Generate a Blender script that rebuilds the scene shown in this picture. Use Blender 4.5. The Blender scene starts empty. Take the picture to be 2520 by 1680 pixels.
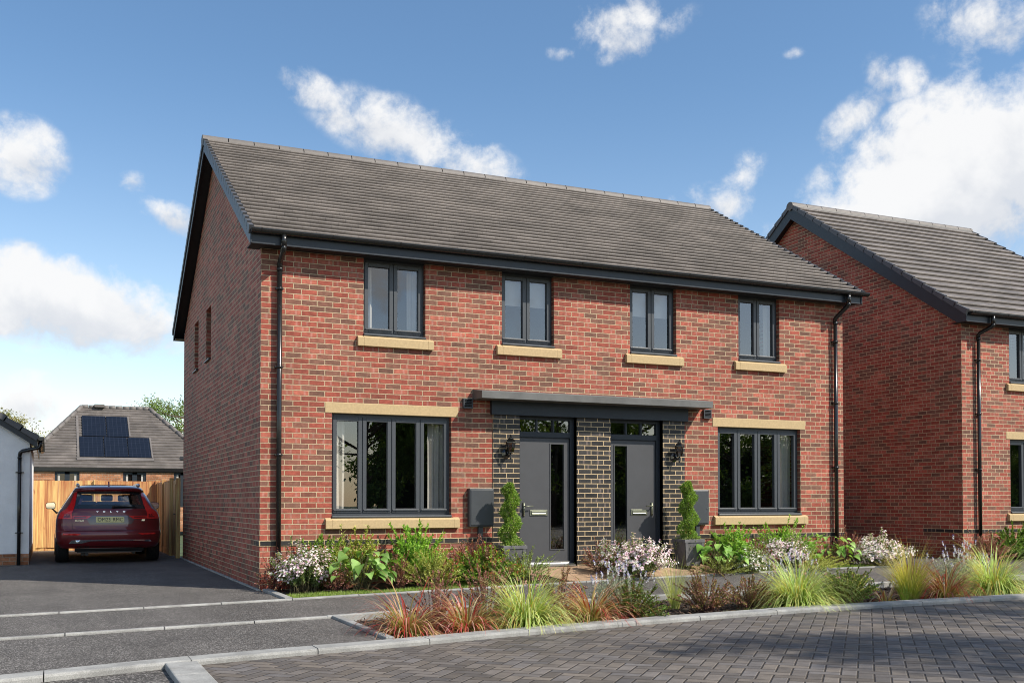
import bpy, math, random
import numpy as np
from mathutils import Vector, Matrix

S = bpy.context.scene
COL = S.collection
R = math.radians
PI = math.pi

# ------------------------------------------------------------------ camera, sky, sun, exposure
cam_d = bpy.data.cameras.new('camera')
cam = bpy.data.objects.new('camera', cam_d)
COL.objects.link(cam)
cam.location = (-2.6714, -14.4622, 1.2066)
cam.rotation_euler = (R(90 + 1.3266), 0, R(-24.1351))
cam_d.sensor_width = 36.0
cam_d.lens = 2551.05 / 2520 * 36
cam_d.shift_y = (1176.01 - 840) / 2520
cam_d.clip_end = 2000
cam_d.clip_start = 0.05
S.camera = cam

SUN = Vector((0.9, -1.0, 1.25)).normalized()
sun_el = math.asin(SUN.z)
sun_az = math.atan2(SUN.x, SUN.y)
sl = bpy.data.lights.new('sun', 'SUN')
sl.energy = 4.7
sl.angle = R(0.5)
sl.color = (1.0, 0.93, 0.82)
so = bpy.data.objects.new('sun', sl)
COL.objects.link(so)
so.rotation_euler = SUN.to_track_quat('Z', 'Y').to_euler()
so.location = SUN * 40

S.view_settings.view_transform = 'Standard'
S.view_settings.look = 'None'
S.view_settings.exposure = 0.32
S.view_settings.gamma = 1.0
S.view_settings.use_curve_mapping = False
S.render.engine = 'CYCLES'
S.cycles.max_bounces = 8
S.cycles.transparent_max_bounces = 12
S.cycles.caustics_reflective = False
S.cycles.caustics_refractive = False
S.cycles.use_denoising = True
S.cycles.filter_width = 1.0


# ------------------------------------------------------------------ node helper
class NB:
    def __init__(self, tree):
        self.t = tree
        self.n = tree.nodes
        self.l = tree.links

    def put(self, sock, v):
        if v is None:
            return
        if hasattr(v, 'is_output') or isinstance(v, bpy.types.NodeSocket):
            self.l.new(v, sock)
        else:
            try:
                sock.default_value = v
            except Exception:
                sock.default_value = (v[0], v[1], v[2], 1.0) if len(v) == 3 else v

    def m(self, op, a, b=None, c=None, clamp=False):
        nd = self.n.new('ShaderNodeMath')
        nd.operation = op
        nd.use_clamp = clamp
        for i, v in enumerate((a, b, c)):
            if v is not None:
                self.put(nd.inputs[i], v)
        return nd.outputs[0]

    def add(self, a, b): return self.m('ADD', a, b)
    def sub(self, a, b): return self.m('SUBTRACT', a, b)
    def mul(self, a, b): return self.m('MULTIPLY', a, b)
    def div(self, a, b): return self.m('DIVIDE', a, b)
    def mn(self, a, b): return self.m('MINIMUM', a, b)
    def mx(self, a, b): return self.m('MAXIMUM', a, b)
    def floor(self, a): return self.m('FLOOR', a)
    def fract(self, a): return self.m('FRACT', a)
    def mod(self, a, b): return self.m('FLOORED_MODULO', a, b)
    def gt(self, a, b): return self.m('GREATER_THAN', a, b)

    def cmp(self, a, b): return self.m('COMPARE', a, b, 0.4)

    def smooth(self, v, lo, hi, a=0.0, b=1.0):
        nd = self.n.new('ShaderNodeMapRange')
        nd.interpolation_type = 'SMOOTHSTEP'
        self.put(nd.inputs['Value'], v)
        self.put(nd.inputs['From Min'], lo)
        self.put(nd.inputs['From Max'], hi)
        self.put(nd.inputs['To Min'], a)
        self.put(nd.inputs['To Max'], b)
        return nd.outputs[0]

    def xyz(self, x, y, z):
        nd = self.n.new('ShaderNodeCombineXYZ')
        for i, v in enumerate((x, y, z)):
            self.put(nd.inputs[i], v)
        return nd.outputs[0]

    def sep(self, v):
        nd = self.n.new('ShaderNodeSeparateXYZ')
        self.put(nd.inputs[0], v)
        return nd.outputs

    def mix(self, f, a, b, mode='MIX'):
        nd = self.n.new('ShaderNodeMix')
        nd.data_type = 'RGBA'
        nd.blend_type = mode
        self.put(nd.inputs[0], f)
        self.put(nd.inputs[6], a)
        self.put(nd.inputs[7], b)
        return nd.outputs[2]

    def noise(self, vec, scale, detail=3.0, rough=0.55, dist=0.0):
        nd = self.n.new('ShaderNodeTexNoise')
        self.put(nd.inputs['Vector'], vec)
        nd.inputs['Scale'].default_value = scale
        nd.inputs['Detail'].default_value = detail
        nd.inputs['Roughness'].default_value = rough
        nd.inputs['Distortion'].default_value = dist
        return nd.outputs['Fac']

    def white(self, vec):
        nd = self.n.new('ShaderNodeTexWhiteNoise')
        nd.noise_dimensions = '3D'
        self.put(nd.inputs['Vector'], vec)
        return nd.outputs['Value']

    def ramp(self, f, stops, interp='LINEAR'):
        nd = self.n.new('ShaderNodeValToRGB')
        cr = nd.color_ramp
        cr.interpolation = interp
        while len(cr.elements) < len(stops):
            cr.elements.new(0.5)
        for e, (p, c) in zip(cr.elements, stops):
            e.position = p
            e.color = (c[0], c[1], c[2], 1.0)
        self.put(nd.inputs[0], f)
        return nd.outputs[0]

    def obj(self):
        return self.n.new('ShaderNodeTexCoord').outputs['Object']

    def bump(self, h, strength=0.3, dist=0.01):
        nd = self.n.new('ShaderNodeBump')
        nd.inputs['Strength'].default_value = strength
        nd.inputs['Distance'].default_value = dist
        self.put(nd.inputs['Height'], h)
        return nd.outputs[0]


MATS = {}


def new_mat(name):
    m = bpy.data.materials.new(name)
    m.use_nodes = True
    nt = m.node_tree
    nb = NB(nt)
    b = nt.nodes['Principled BSDF']
    MATS[name] = m
    return m, nb, b


def simple(name, col, rough=0.6, metal=0.0, var=0.06, scale=6.0, bump=0.0, bscale=60.0, coat=0.0, spec=0.5):
    m, nb, b = new_mat(name)
    o = nb.obj()
    n = nb.noise(o, scale, 4.0)
    f = nb.smooth(n, 0.3, 0.7, 1 - var, 1 + var)
    c = nb.mix(1.0, tuple(col) + (1,), nb.xyz(f, f, f), 'MULTIPLY')
    nb.put(b.inputs['Base Color'], c)
    b.inputs['Roughness'].default_value = rough
    b.inputs['Metallic'].default_value = metal
    b.inputs['Specular IOR Level'].default_value = spec
    b.inputs['Coat Weight'].default_value = coat
    b.inputs['Coat Roughness'].default_value = 0.03
    if bump:
        nb.put(b.inputs['Normal'], nb.bump(nb.noise(o, bscale, 3.0), bump, 0.01))
    return m


# ------------------------------------------------------------------ world: daylight sky with drifting cumulus
w = bpy.data.worlds.new('World')
S.world = w
w.use_nodes = True
wt = w.node_tree
wb = NB(wt)
bg = wt.nodes['Background']
wout = wt.nodes['World Output']
sky = wt.nodes.new('ShaderNodeTexSky')
sky.sky_type = 'NISHITA'
sky.sun_disc = False
sky.sun_elevation = sun_el
sky.sun_rotation = sun_az
sky.altitude = 60
sky.air_density = 1.0
sky.dust_density = 0.6
sky.ozone_density = 2.2
SKY_STRENGTH = 0.145
gen = wt.nodes.new('ShaderNodeTexCoord').outputs['Generated']
dx, dy, dz = wb.sep(gen)
az = wb.m('ARCTAN2', dx, dy)
el = wb.m('ARCSINE', wb.m('MINIMUM', wb.mx(dz, -1.0), 1.0))
# warped noise in direction space
n1 = wb.noise(gen, 11.0, 8.0, 0.60, 0.25)
shift = wt.nodes.new('ShaderNodeVectorMath'); shift.operation = 'ADD'
wb.put(shift.inputs[0], gen); shift.inputs[1].default_value = (0.014, -0.016, 0.028)
n2 = wb.noise(shift.outputs[0], 11.0, 4.0, 0.55, 0.25)
n3 = wb.noise(gen, 38.0, 6.0, 0.65, 0.2)


def blob(a0, e0, ra, re, rot, amp):
    u = wb.mul(wb.sub(az, a0), math.cos(e0)); v = wb.sub(el, e0)
    c, s = math.cos(rot), math.sin(rot)
    uu = wb.div(wb.add(wb.mul(u, c), wb.mul(v, s)), ra)
    vv = wb.div(wb.sub(wb.mul(v, c), wb.mul(u, s)), re)
    q = wb.m('SQRT', wb.add(wb.mul(uu, uu), wb.mul(vv, vv)))
    return wb.mul(wb.mx(wb.sub(1.0, wb.mul(q, 0.62)), 0.0), amp), vv


CLOUDS = [  # azimuth deg, elevation deg, half sizes deg, tilt deg, density
    (-1.31, 16.86, 1.68, 1.60, 0, 1.00),
    (0.53, 10.02, 4.8, 1.95, -8, 1.9),
    (2.57, 7.77, 1.45, 0.62, 0, 0.72),
    (6.05, 14.60, 1.54, 0.85, -20, 1.05),
    (4.02, 16.22, 0.73, 0.51, 0, 0.74),
    (12.73, 21.63, 2.84, 0.81, -25, 0.74),
    (18.27, 19.48, 4.44, 1.51, -18, 0.82),
    (22.10, 18.24, 2.79, 1.23, -30, 0.80),
    (29.90, 24.9, 2.0, 1.5, 0, 1.35),
    (49.19, 22.82, 2.57, 1.67, -15, 1.05),
    (47.61, 16.06, 6.8, 3.3, 25, 2.1),
    (44.47, 14.01, 5.0, 2.0, 0, 1.6),
    (49.70, 18.80, 2.09, 1.66, 20, 0.95),
    (42.30, 19.35, 1.73, 0.87, 40, 0.72),
    (34.97, 15.79, 2.52, 1.03, 0, 0.75),
    (26.85, 23.60, 0.83, 0.38, 0, 0.55),
    (39.41, 22.87, 0.6, 0.30, 0, 0.50),
    (44.2, 21.2, 1.3, 0.8, -50, 0.60),
    (36.8, 17.2, 1.6, 0.9, 55, 0.55),
    (32.5, 24.6, 1.8, 0.7, 20, 0.50),
    (45.23, 21.00, 1.01, 0.84, -50, 0.62),
    (-1.10, 5.08, 2.60, 1.3, 0, 1.0),
    (4.67, 4.97, 1.20, 0.74, 0, 0.60),
    (49.06, 10.82, 3.28, 1.78, 0, 0.80),
]
F = None; V = None
for a0, e0, ra, re, ro, am in CLOUDS:
    f_, v_ = blob(R(a0), R(e0), R(ra), R(re), R(ro), am)
    if F is None:
        F = f_; V = wb.mul(v_, f_)
    else:
        F = wb.mx(F, f_); V = wb.add(V, wb.mul(v_, f_))
# the rest of the sky round the viewer: scattered cumulus
rest = wb.mx(wb.gt(az, R(62)), wb.gt(R(-16), az))
band = wb.smooth(el, R(5), R(16))
g = wb.mul(wb.mul(wb.smooth(wb.noise(gen, 2.6, 2.0, 0.5), 0.44, 0.62), rest), wb.mul(band, 0.62))
F = wb.mx(F, g)
d0 = wb.add(F, wb.mul(wb.add(wb.mul(wb.sub(n1, 0.5), 2.7), wb.mul(wb.sub(n3, 0.5), 1.3)), wb.smooth(F, 0.02, 0.34)))
dens = wb.smooth(d0, 0.16, 0.98)
thick = wb.smooth(d0, 0.50, 1.1)
lit = wb.smooth(wb.add(wb.mul(wb.sub(n1, n2), 2.2), wb.mul(V, 0.5)), -0.45, 0.30)
cl = wb.mix(lit, (0.68, 0.72, 0.79, 1), (1.0, 1.0, 1.0, 1))
cl = wb.mix(wb.mul(thick, 0.35), cl, (0.98, 0.98, 0.99, 1))
bg2 = wt.nodes.new('ShaderNodeBackground')
wb.put(bg2.inputs['Color'], cl)
bg2.inputs['Strength'].default_value = 0.78
hz = wb.smooth(el, R(0), R(16), 0.0, 1.0)
tint = wb.mix(wb.smooth(el, R(2), R(24)), (1.28, 1.16, 1.06, 1), (0.74, 0.87, 0.92, 1))
skyc = wb.mix(1.0, sky.outputs[0], tint, 'MULTIPLY')
wb.put(bg.inputs['Color'], skyc)
bg.inputs['Strength'].default_value = SKY_STRENGTH
mixs = wt.nodes.new('ShaderNodeMixShader')
wb.put(mixs.inputs[0], wb.mul(dens, 0.97))
wt.links.new(bg.outputs[0], mixs.inputs[1])
wt.links.new(bg2.outputs[0], mixs.inputs[2])
wt.links.new(mixs.outputs[0], wout.inputs[0])


# ------------------------------------------------------------------ materials
def brick_mat(name, stops, mortar, cw=0.225, ch=0.075, jt=0.0105, specks=0.0, spec=0.3, rough=0.75):
    m, nb, b = new_mat(name)
    o = nb.obj()
    x, y, z = nb.sep(o)
    geo = nb.n.new('ShaderNodeNewGeometry')
    nx, ny, nz = nb.sep(geo.outputs['True Normal'])
    side = nb.gt(nb.m('ABSOLUTE', nx), 0.6)
    u = nb.add(nb.mul(y, side), nb.mul(x, nb.sub(1.0, side)))
    c = nb.floor(nb.div(z, ch))
    off = nb.mul(nb.mod(c, 2.0), 0.5)
    uu = nb.add(nb.div(u, cw), off)
    bi = nb.floor(uu)
    fu = nb.mul(nb.fract(uu), cw)
    fv = nb.mul(nb.fract(nb.div(z, ch)), ch)
    # wobble of the arris
    wob = nb.mul(nb.sub(nb.noise(o, 70.0, 2.0), 0.5), 0.004)
    du = nb.mn(fu, nb.sub(cw, fu)); dv = nb.mn(fv, nb.sub(ch, fv))
    d = nb.add(nb.mn(du, dv), wob)
    isb = nb.smooth(d, jt * 0.5 - 0.0008, jt * 0.5 + 0.0008)
    idv = nb.xyz(bi, c, nb.mul(side, 7.0))
    r1 = nb.white(idv)
    r2 = nb.white(nb.xyz(nb.add(bi, 31.7), c, nb.add(side, 5.3)))
    col = nb.ramp(r1, stops)
    val = nb.smooth(r2, 0.0, 1.0, 0.88, 1.14)
    # fired face: cloudy body, darker arrises, paler kiss marks
    cn = nb.noise(nb.xyz(nb.add(nb.mul(u, 1.0), nb.mul(r2, 9.0)), nb.mul(z, 1.4), r1), 17.0, 4.0, 0.6)
    val = nb.mul(val, nb.smooth(cn, 0.3, 0.72, 0.80, 1.20))
    edge = nb.smooth(d, jt * 0.5, jt * 0.5 + 0.012, 0.82, 1.04)
    val = nb.mul(val, edge)
    kp = nb.add(nb.mul(r2, 0.5), 0.25)
    kd = nb.m('ABSOLUTE', nb.sub(nb.div(fu, cw), kp))
    kiss = nb.mul(nb.smooth(kd, 0.10, 0.02), nb.gt(r1, 0.62))
    col = nb.mix(nb.mul(kiss, 0.22), col, (0.50, 0.36, 0.31, 1))
    col = nb.mix(1.0, col, nb.xyz(val, val, val), 'MULTIPLY')
    if specks:
        sp = nb.smooth(nb.noise(o, 260.0, 1.0), 0.70, 0.76)
        sp = nb.mul(sp, nb.smooth(nb.noise(o, 12.0, 2.0), 0.50, 0.62))
        col = nb.mix(nb.mul(sp, specks), col, (0.5, 0.5, 0.5, 1))
    # weathering in broad patches
    big = nb.noise(o, 0.7, 3.0, 0.6)
    mor = nb.mix(nb.smooth(nb.noise(o, 30.0, 3.0), 0.35, 0.7), mortar + (1,), tuple(k * 0.8 for k in mortar) + (1,))
    col = nb.mix(isb, mor, col)
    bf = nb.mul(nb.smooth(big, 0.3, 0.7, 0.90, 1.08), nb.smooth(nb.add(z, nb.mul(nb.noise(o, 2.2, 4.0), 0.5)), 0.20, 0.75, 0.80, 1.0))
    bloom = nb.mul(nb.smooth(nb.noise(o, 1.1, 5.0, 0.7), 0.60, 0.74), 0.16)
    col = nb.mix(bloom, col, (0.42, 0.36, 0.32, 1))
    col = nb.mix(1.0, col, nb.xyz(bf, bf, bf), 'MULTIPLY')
    nb.put(b.inputs['Base Color'], col)
    b.inputs['Roughness'].default_value = rough
    b.inputs['Specular IOR Level'].default_value = spec
    h = nb.add(isb, nb.mul(nb.noise(o, 120.0, 3.0), 0.22))
    nb.put(b.inputs['Normal'], nb.bump(h, 0.5, 0.006))
    return m


RED_STOPS = [(0.0, (0.150, 0.070, 0.048)), (0.10, (0.180, 0.084, 0.058)), (0.24, (0.225, 0.094, 0.064)),
             (0.34, (0.250, 0.066, 0.044)), (0.48, (0.30, 0.070, 0.046)), (0.66, (0.345, 0.083, 0.054)), (0.84, (0.320, 0.104, 0.070)), (1.0, (0.41, 0.116, 0.076))]
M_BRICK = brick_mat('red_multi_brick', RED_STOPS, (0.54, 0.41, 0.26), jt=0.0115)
M_BLACK = brick_mat('black_brick', [(0.0, (0.018, 0.016, 0.015)), (0.6, (0.034, 0.030, 0.028)), (1.0, (0.050, 0.044, 0.040))],
                    (0.62, 0.46, 0.27), specks=0.7, jt=0.0115, spec=0.4, rough=0.45)
M_ORANGE = brick_mat('orange_brick', [(0.0, (0.28, 0.11, 0.05)), (0.5, (0.42, 0.17, 0.08)), (1.0, (0.50, 0.24, 0.13))], (0.45, 0.34, 0.24))

M_NAVY = simple('anthracite_board', (0.017, 0.023, 0.031), 0.45, var=0.08)
M_SOFFIT = simple('shaded_soffit', (0.010, 0.011, 0.013), 0.6)  # near-black: the shade under the eaves is put into the colour
M_FRAME = simple('anthracite_frame', (0.060, 0.066, 0.074), 0.42, var=0.05, scale=3)
M_DOOR = simple('grey_door_paint', (0.062, 0.063, 0.068), 0.5, var=0.04, bump=0.03, bscale=240)
M_GUTTER = simple('black_gutter', (0.012, 0.012, 0.012), 0.22, spec=0.6)
M_STONE = simple('buff_cast_stone', (0.50, 0.365, 0.195), 0.85, var=0.07, scale=30, bump=0.08, bscale=220)
M_METALD = simple('meter_box_grey', (0.055, 0.060, 0.066), 0.4, var=0.05)
M_CHROME = simple('brushed_nickel', (0.20, 0.21, 0.155), 0.42, metal=0.6, var=0.05)
M_CHROME2 = simple('bright_chrome', (0.80, 0.80, 0.80), 0.08, metal=1.0, var=0.02)
M_SILVER = simple('aluminium', (0.62, 0.62, 0.62), 0.35, metal=1.0, var=0.05)
M_CURTAIN = simple('pale_curtain', (0.50, 0.455, 0.41), 0.9, var=0.05)
M_ROOM = simple('dimmed_room', (0.022, 0.021, 0.020), 0.95)  # near-black walls: the dimness indoors is painted into them
M_BLKGLOSS = simple('black_gloss', (0.008, 0.008, 0.008), 0.08, spec=0.8)
M_RUBBER = simple('black_rubber', (0.012, 0.012, 0.013), 0.75, bump=0.2, bscale=40)
M_PLASTIC = simple('black_plastic', (0.012, 0.012, 0.012), 0.5)
M_POT = simple('lead_grey_pot', (0.13, 0.125, 0.13), 0.6, var=0.22, scale=9, bump=0.1, bscale=30)
M_RENDER = simple('white_render', (0.86, 0.86, 0.85), 0.9, var=0.05, scale=3, bump=0.55, bscale=45)
M_SOIL = simple('soil', (0.030, 0.021, 0.015), 0.95, var=0.4, scale=14, bump=0.7, bscale=35)
M_TRUNK = simple('bark', (0.10, 0.075, 0.05), 0.9, var=0.3, scale=12, bump=0.5, bscale=25)
M_STEM = simple('plant_stem', (0.10, 0.085, 0.04), 0.8, var=0.3)
M_STEMP = simple('purple_stem', (0.09, 0.035, 0.03), 0.8, var=0.3)


def glass_mat(name, base=0.135, tint=(0.9, 0.92, 0.92), top=0.9):
    m, nb, b = new_mat(name)
    nb.n.remove(b)
    out = nb.n['Material Output']
    lw = nb.n.new('ShaderNodeLayerWeight'); lw.inputs[0].default_value = 0.5
    f = nb.m('POWER', lw.outputs['Facing'], 3.0)
    fac = nb.add(base, nb.mul(f, top - base))
    tr = nb.n.new('ShaderNodeBsdfTransparent'); tr.inputs[0].default_value = tint + (1,)
    gl = nb.n.new('ShaderNodeBsdfGlossy'); gl.inputs['Roughness'].default_value = 0.004
    gl.inputs[0].default_value = (0.95, 0.97, 1.0, 1)
    # the slight waviness of a sealed unit
    nb.put(gl.inputs['Normal'], nb.bump(nb.noise(nb.obj(), 1.4, 1.0), 0.06, 0.02))
    mx = nb.n.new('ShaderNodeMixShader')
    nb.put(mx.inputs[0], fac)
    nb.l.new(tr.outputs[0], mx.inputs[1]); nb.l.new(gl.outputs[0], mx.inputs[2])
    nb.l.new(mx.outputs[0], out.inputs[0])
    return m


M_GLASS = glass_mat('window_glass')
M_CARGLASS = glass_mat('car_glass', 0.14, (0.72, 0.78, 0.78))
M_LAMPGLASS = glass_mat('smoked_lantern_glass', 0.10, (0.30, 0.25, 0.20))


def tile_mat(name, base=(0.166, 0.145, 0.131)):
    m, nb, b = new_mat(name)
    o = nb.obj()
    at = nb.n.new('ShaderNodeAttribute'); at.attribute_name = 'Col'
    f = nb.smooth(nb.noise(o, 1.3, 4.0, 0.65), 0.3, 0.72, 0.74, 1.22)
    f2 = nb.smooth(nb.noise(o, 40.0, 3.0), 0.3, 0.7, 0.90, 1.10)
    f = nb.mul(f, f2)
    c = nb.mix(1.0, base + (1,), nb.xyz(f, nb.mul(f, 0.995), nb.mul(f, 0.985)), 'MULTIPLY')
    c = nb.mix(1.0, c, at.outputs['Color'], 'MULTIPLY')
    nb.put(b.inputs['Base Color'], c)
    b.inputs['Roughness'].default_value = 0.55
    b.inputs['Specular IOR Level'].default_value = 0.35
    nb.put(b.inputs['Normal'], nb.bump(nb.noise(o, 160.0, 3.0), 0.15, 0.004))
    return m


M_TILE = tile_mat('concrete_roof_tile')
M_RIDGE = simple('ridge_tile', (0.155, 0.138, 0.126), 0.6, var=0.14, scale=2.5, bump=0.12, bscale=120)
M_VERGE = simple('verge_cap', (0.085, 0.085, 0.09), 0.5, var=0.08)


def asphalt_mat(name, base=0.068, light=0.31, sc=125.0, amount=0.62):
    m, nb, b = new_mat(name)
    o = nb.obj()
    vor = nb.n.new('ShaderNodeTexVoronoi'); vor.feature = 'F1'
    nb.put(vor.inputs['Vector'], o); vor.inputs['Scale'].default_value = sc
    cellr = nb.sep(vor.outputs['Color'])[0]
    big = nb.noise(o, 0.9, 4.0, 0.6)
    g = nb.smooth(cellr, amount, 1.0, 0.0, 1.0)
    c1 = nb.mix(g, (base, base * 0.905, base * 0.82, 1), (light, light * 0.93, light * 0.86, 1))
    f = nb.smooth(big, 0.28, 0.72, 0.84, 1.14)
    fine = nb.smooth(nb.noise(o, 70.0, 3.0), 0.3, 0.7, 0.80, 1.2)
    stain = nb.smooth(nb.noise(o, 0.55, 5.0, 0.7, 0.6), 0.56, 0.72, 1.0, 0.72)
    x_, y_, z_ = nb.sep(o)
    roll = nb.smooth(nb.noise(nb.xyz(nb.mul(x_, 1.6), nb.mul(y_, 0.12), 0.0), 1.0, 2.0), 0.35, 0.65, 0.92, 1.08)
    f = nb.mul(nb.mul(f, fine), nb.mul(stain, roll))
    c = nb.mix(1.0, c1, nb.xyz(f, f, f), 'MULTIPLY')
    nb.put(b.inputs['Base Color'], c)
    b.inputs['Roughness'].default_value = 0.85
    b.inputs['Specular IOR Level'].default_value = 0.3
    nb.put(b.inputs['Normal'], nb.bump(nb.sub(1.0, vor.outputs['Distance']), 0.5, 0.006))
    return m


M_ASPH = asphalt_mat('asphalt')
M_ASPH2 = asphalt_mat('coarse_asphalt', 0.055, 0.30, 85.0, 0.55)


def kerb_mat(name, col=(0.33, 0.325, 0.31)):
    m, nb, b = new_mat(name)
    o = nb.obj()
    f = nb.smooth(nb.noise(o, 3.0, 5.0, 0.65), 0.3, 0.72, 0.72, 1.15)
    s = nb.smooth(nb.noise(o, 150.0, 2.0), 0.35, 0.7, 0.80, 1.15)
    f = nb.mul(f, s)
    dirt = nb.smooth(nb.noise(o, 9.0, 4.0, 0.7), 0.55, 0.75)
    c = nb.mix(1.0, col + (1,), nb.xyz(f, f, nb.mul(f, 0.99)), 'MULTIPLY')
    c = nb.mix(nb.mul(dirt, 0.35), c, (0.14, 0.125, 0.10, 1))
    nb.put(b.inputs['Base Color'], c)
    b.inputs['Roughness'].default_value = 0.9
    nb.put(b.inputs['Normal'], nb.bump(nb.noise(o, 140.0, 3.0), 0.25, 0.005))
    return m


M_KERB = kerb_mat('concrete_kerb')


def paver_mat(name, ang, cell=0.112, base=(0.130, 0.114, 0.099), joint=(0.045, 0.034, 0.023)):
    m, nb, b = new_mat(name)
    o = nb.obj()
    x, y, z = nb.sep(o)
    c, s = math.cos(ang), math.sin(ang)
    X = nb.div(nb.add(nb.mul(x, c), nb.mul(y, s)), cell)
    Y = nb.div(nb.sub(nb.mul(y, c), nb.mul(x, s)), cell)
    i = nb.floor(X); j = nb.floor(Y)
    fx = nb.sub(X, i); fy = nb.sub(Y, j)
    k = nb.floor(nb.add(nb.mod(nb.sub(i, j), 4.0), 0.5))
    k0, k1, k2, k3 = [nb.cmp(k, float(q)) for q in range(4)]
    # distances to the block's four edges, in cells
    L = nb.add(fx, k1); Rr = nb.add(nb.sub(1.0, fx), k0)
    B = nb.add(fy, k2); T = nb.add(nb.sub(1.0, fy), k3)
    d = nb.mul(nb.mn(nb.mn(L, Rr), nb.mn(B, T)), cell)
    d = nb.add(d, nb.mul(nb.sub(nb.noise(o, 60.0, 2.0), 0.5), 0.003))
    bi = nb.sub(i, k1); bj = nb.sub(j, k2)
    r = nb.white(nb.xyz(bi, bj, 3.0))
    r2 = nb.white(nb.xyz(bi, bj, 9.0))
    isb = nb.smooth(d, 0.0030, 0.0055)
    val = nb.smooth(r, 0.0, 1.0, 0.74, 1.22)
    val = nb.mul(val, nb.smooth(nb.noise(o, 9.0, 4.0, 0.6), 0.3, 0.7, 0.86, 1.14))
    val = nb.mul(val, nb.smooth(nb.noise(o, 0.5, 3.0, 0.6), 0.3, 0.7, 0.88, 1.10))
    tint = nb.mix(r2, (base[0] * 1.05, base[1], base[2] * 0.93, 1), (base[0] * 0.94, base[1] * 0.97, base[2] * 1.05, 1))
    spk = nb.smooth(nb.noise(o, 230.0, 1.0), 0.66, 0.74)
    tint = nb.mix(nb.mul(spk, 0.5), tint, (0.22, 0.20, 0.18, 1))
    col = nb.mix(1.0, tint, nb.xyz(val, val, val), 'MULTIPLY')
    col = nb.mix(isb, joint + (1,), col)
    nb.put(b.inputs['Base Color'], col)
    b.inputs['Roughness'].default_value = 0.72
    b.inputs['Specular IOR Level'].default_value = 0.4
    h = nb.add(nb.smooth(d, 0.002, 0.011), nb.mul(nb.noise(o, 90.0, 3.0), 0.12))
    nb.put(b.inputs['Normal'], nb.bump(h, 0.8, 0.008))
    return m


M_PAVE = paver_mat('block_paving', R(90 - 43))


def slab_mat():
    m, nb, b = new_mat('tan_paving_slab')
    o = nb.obj()
    x, y, z = nb.sep(o)
    sx = nb.fract(nb.div(x, 0.9)); sy = nb.fract(nb.div(nb.add(y, 5.0), 0.6))
    d = nb.mn(nb.mul(nb.mn(sx, nb.sub(1.0, sx)), 0.9), nb.mul(nb.mn(sy, nb.sub(1.0, sy)), 0.6))
    isb = nb.smooth(d, 0.003, 0.006)
    f = nb.smooth(nb.noise(o, 5.0, 5.0, 0.65), 0.3, 0.7, 0.75, 1.2)
    c = nb.mix(1.0, (0.36, 0.235, 0.145, 1), nb.xyz(f, f, f), 'MULTIPLY')
    nb.put(b.inputs['Base Color'], nb.mix(isb, (0.10, 0.07, 0.045, 1), c))
    b.inputs['Roughness'].default_value = 0.85
    nb.put(b.inputs['Normal'], nb.bump(nb.noise(o, 60.0, 4.0), 0.3, 0.006))
    return m


M_SLAB = slab_mat()


def wood_mat(name, pitch, along, base=(0.62, 0.35, 0.135)):
    """close-boarded timber: boards side by side along axis `along` ('x' or 'y'), grain vertical"""
    m, nb, b = new_mat(name)
    o = nb.obj()
    x, y, z = nb.sep(o)
    u = x if along == 'x' else y
    k = nb.div(u, pitch)
    bi = nb.floor(k)
    r = nb.white(nb.xyz(bi, 1.0, 2.0))
    g = nb.noise(nb.xyz(nb.mul(x, 26.0), nb.mul(y, 26.0), nb.add(nb.mul(z, 1.1), nb.mul(r, 40.0))), 1.0, 5.0, 0.6, 0.4)
    kn = nb.noise(nb.xyz(nb.mul(x, 9.0), nb.mul(y, 9.0), nb.add(nb.mul(z, 3.2), nb.mul(r, 17.0))), 1.0, 1.0)
    v = nb.mul(nb.smooth(g, 0.28, 0.72, 0.68, 1.20), nb.smooth(r, 0.0, 1.0, 0.84, 1.14))
    v = nb.mul(v, nb.smooth(kn, 0.70, 0.80, 1.0, 0.55))
    c = nb.mix(1.0, base + (1,), nb.xyz(v, nb.mul(v, v), nb.mul(v, v)), 'MULTIPLY')
    nb.put(b.inputs['Base Color'], c)
    b.inputs['Roughness'].default_value = 0.7
    nb.put(b.inputs['Normal'], nb.bump(g, 0.2, 0.004))
    return m


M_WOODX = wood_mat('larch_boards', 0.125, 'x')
M_WOODY = wood_mat('larch_boards_shaded', 0.125, 'y', (0.50, 0.29, 0.11))  # darker copy of the boards, shade of the side run put into the colour


def leaf_mat(name, trans=0.35, rough=0.5, spec=0.35):
    m, nb, b = new_mat(name)
    at = nb.n.new('ShaderNodeAttribute'); at.attribute_name = 'Col'
    nb.put(b.inputs['Base Color'], at.outputs['Color'])
    b.inputs['Roughness'].default_value = rough
    b.inputs['Specular IOR Level'].default_value = spec
    tl = nb.n.new('ShaderNodeBsdfTranslucent')
    tc = nb.mix(1.0, at.outputs['Color'], (1.25, 1.2, 0.7, 1), 'MULTIPLY')
    nb.put(tl.inputs[0], tc)
    mx = nb.n.new('ShaderNodeMixShader')
    mx.inputs[0].default_value = trans
    nb.l.new(b.outputs[0], mx.inputs[1]); nb.l.new(tl.outputs[0], mx.inputs[2])
    nb.l.new(mx.outputs[0], nb.n['Material Output'].inputs[0])
    return m


M_LEAF = leaf_mat('leaf')
M_PETAL = leaf_mat('petal', 0.25, 0.7, 0.2)
M_BLADE = leaf_mat('grass_blade', 0.40, 0.45, 0.35)
M_CHIP = leaf_mat('bark_chip', 0.0, 0.9, 0.2)


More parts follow.
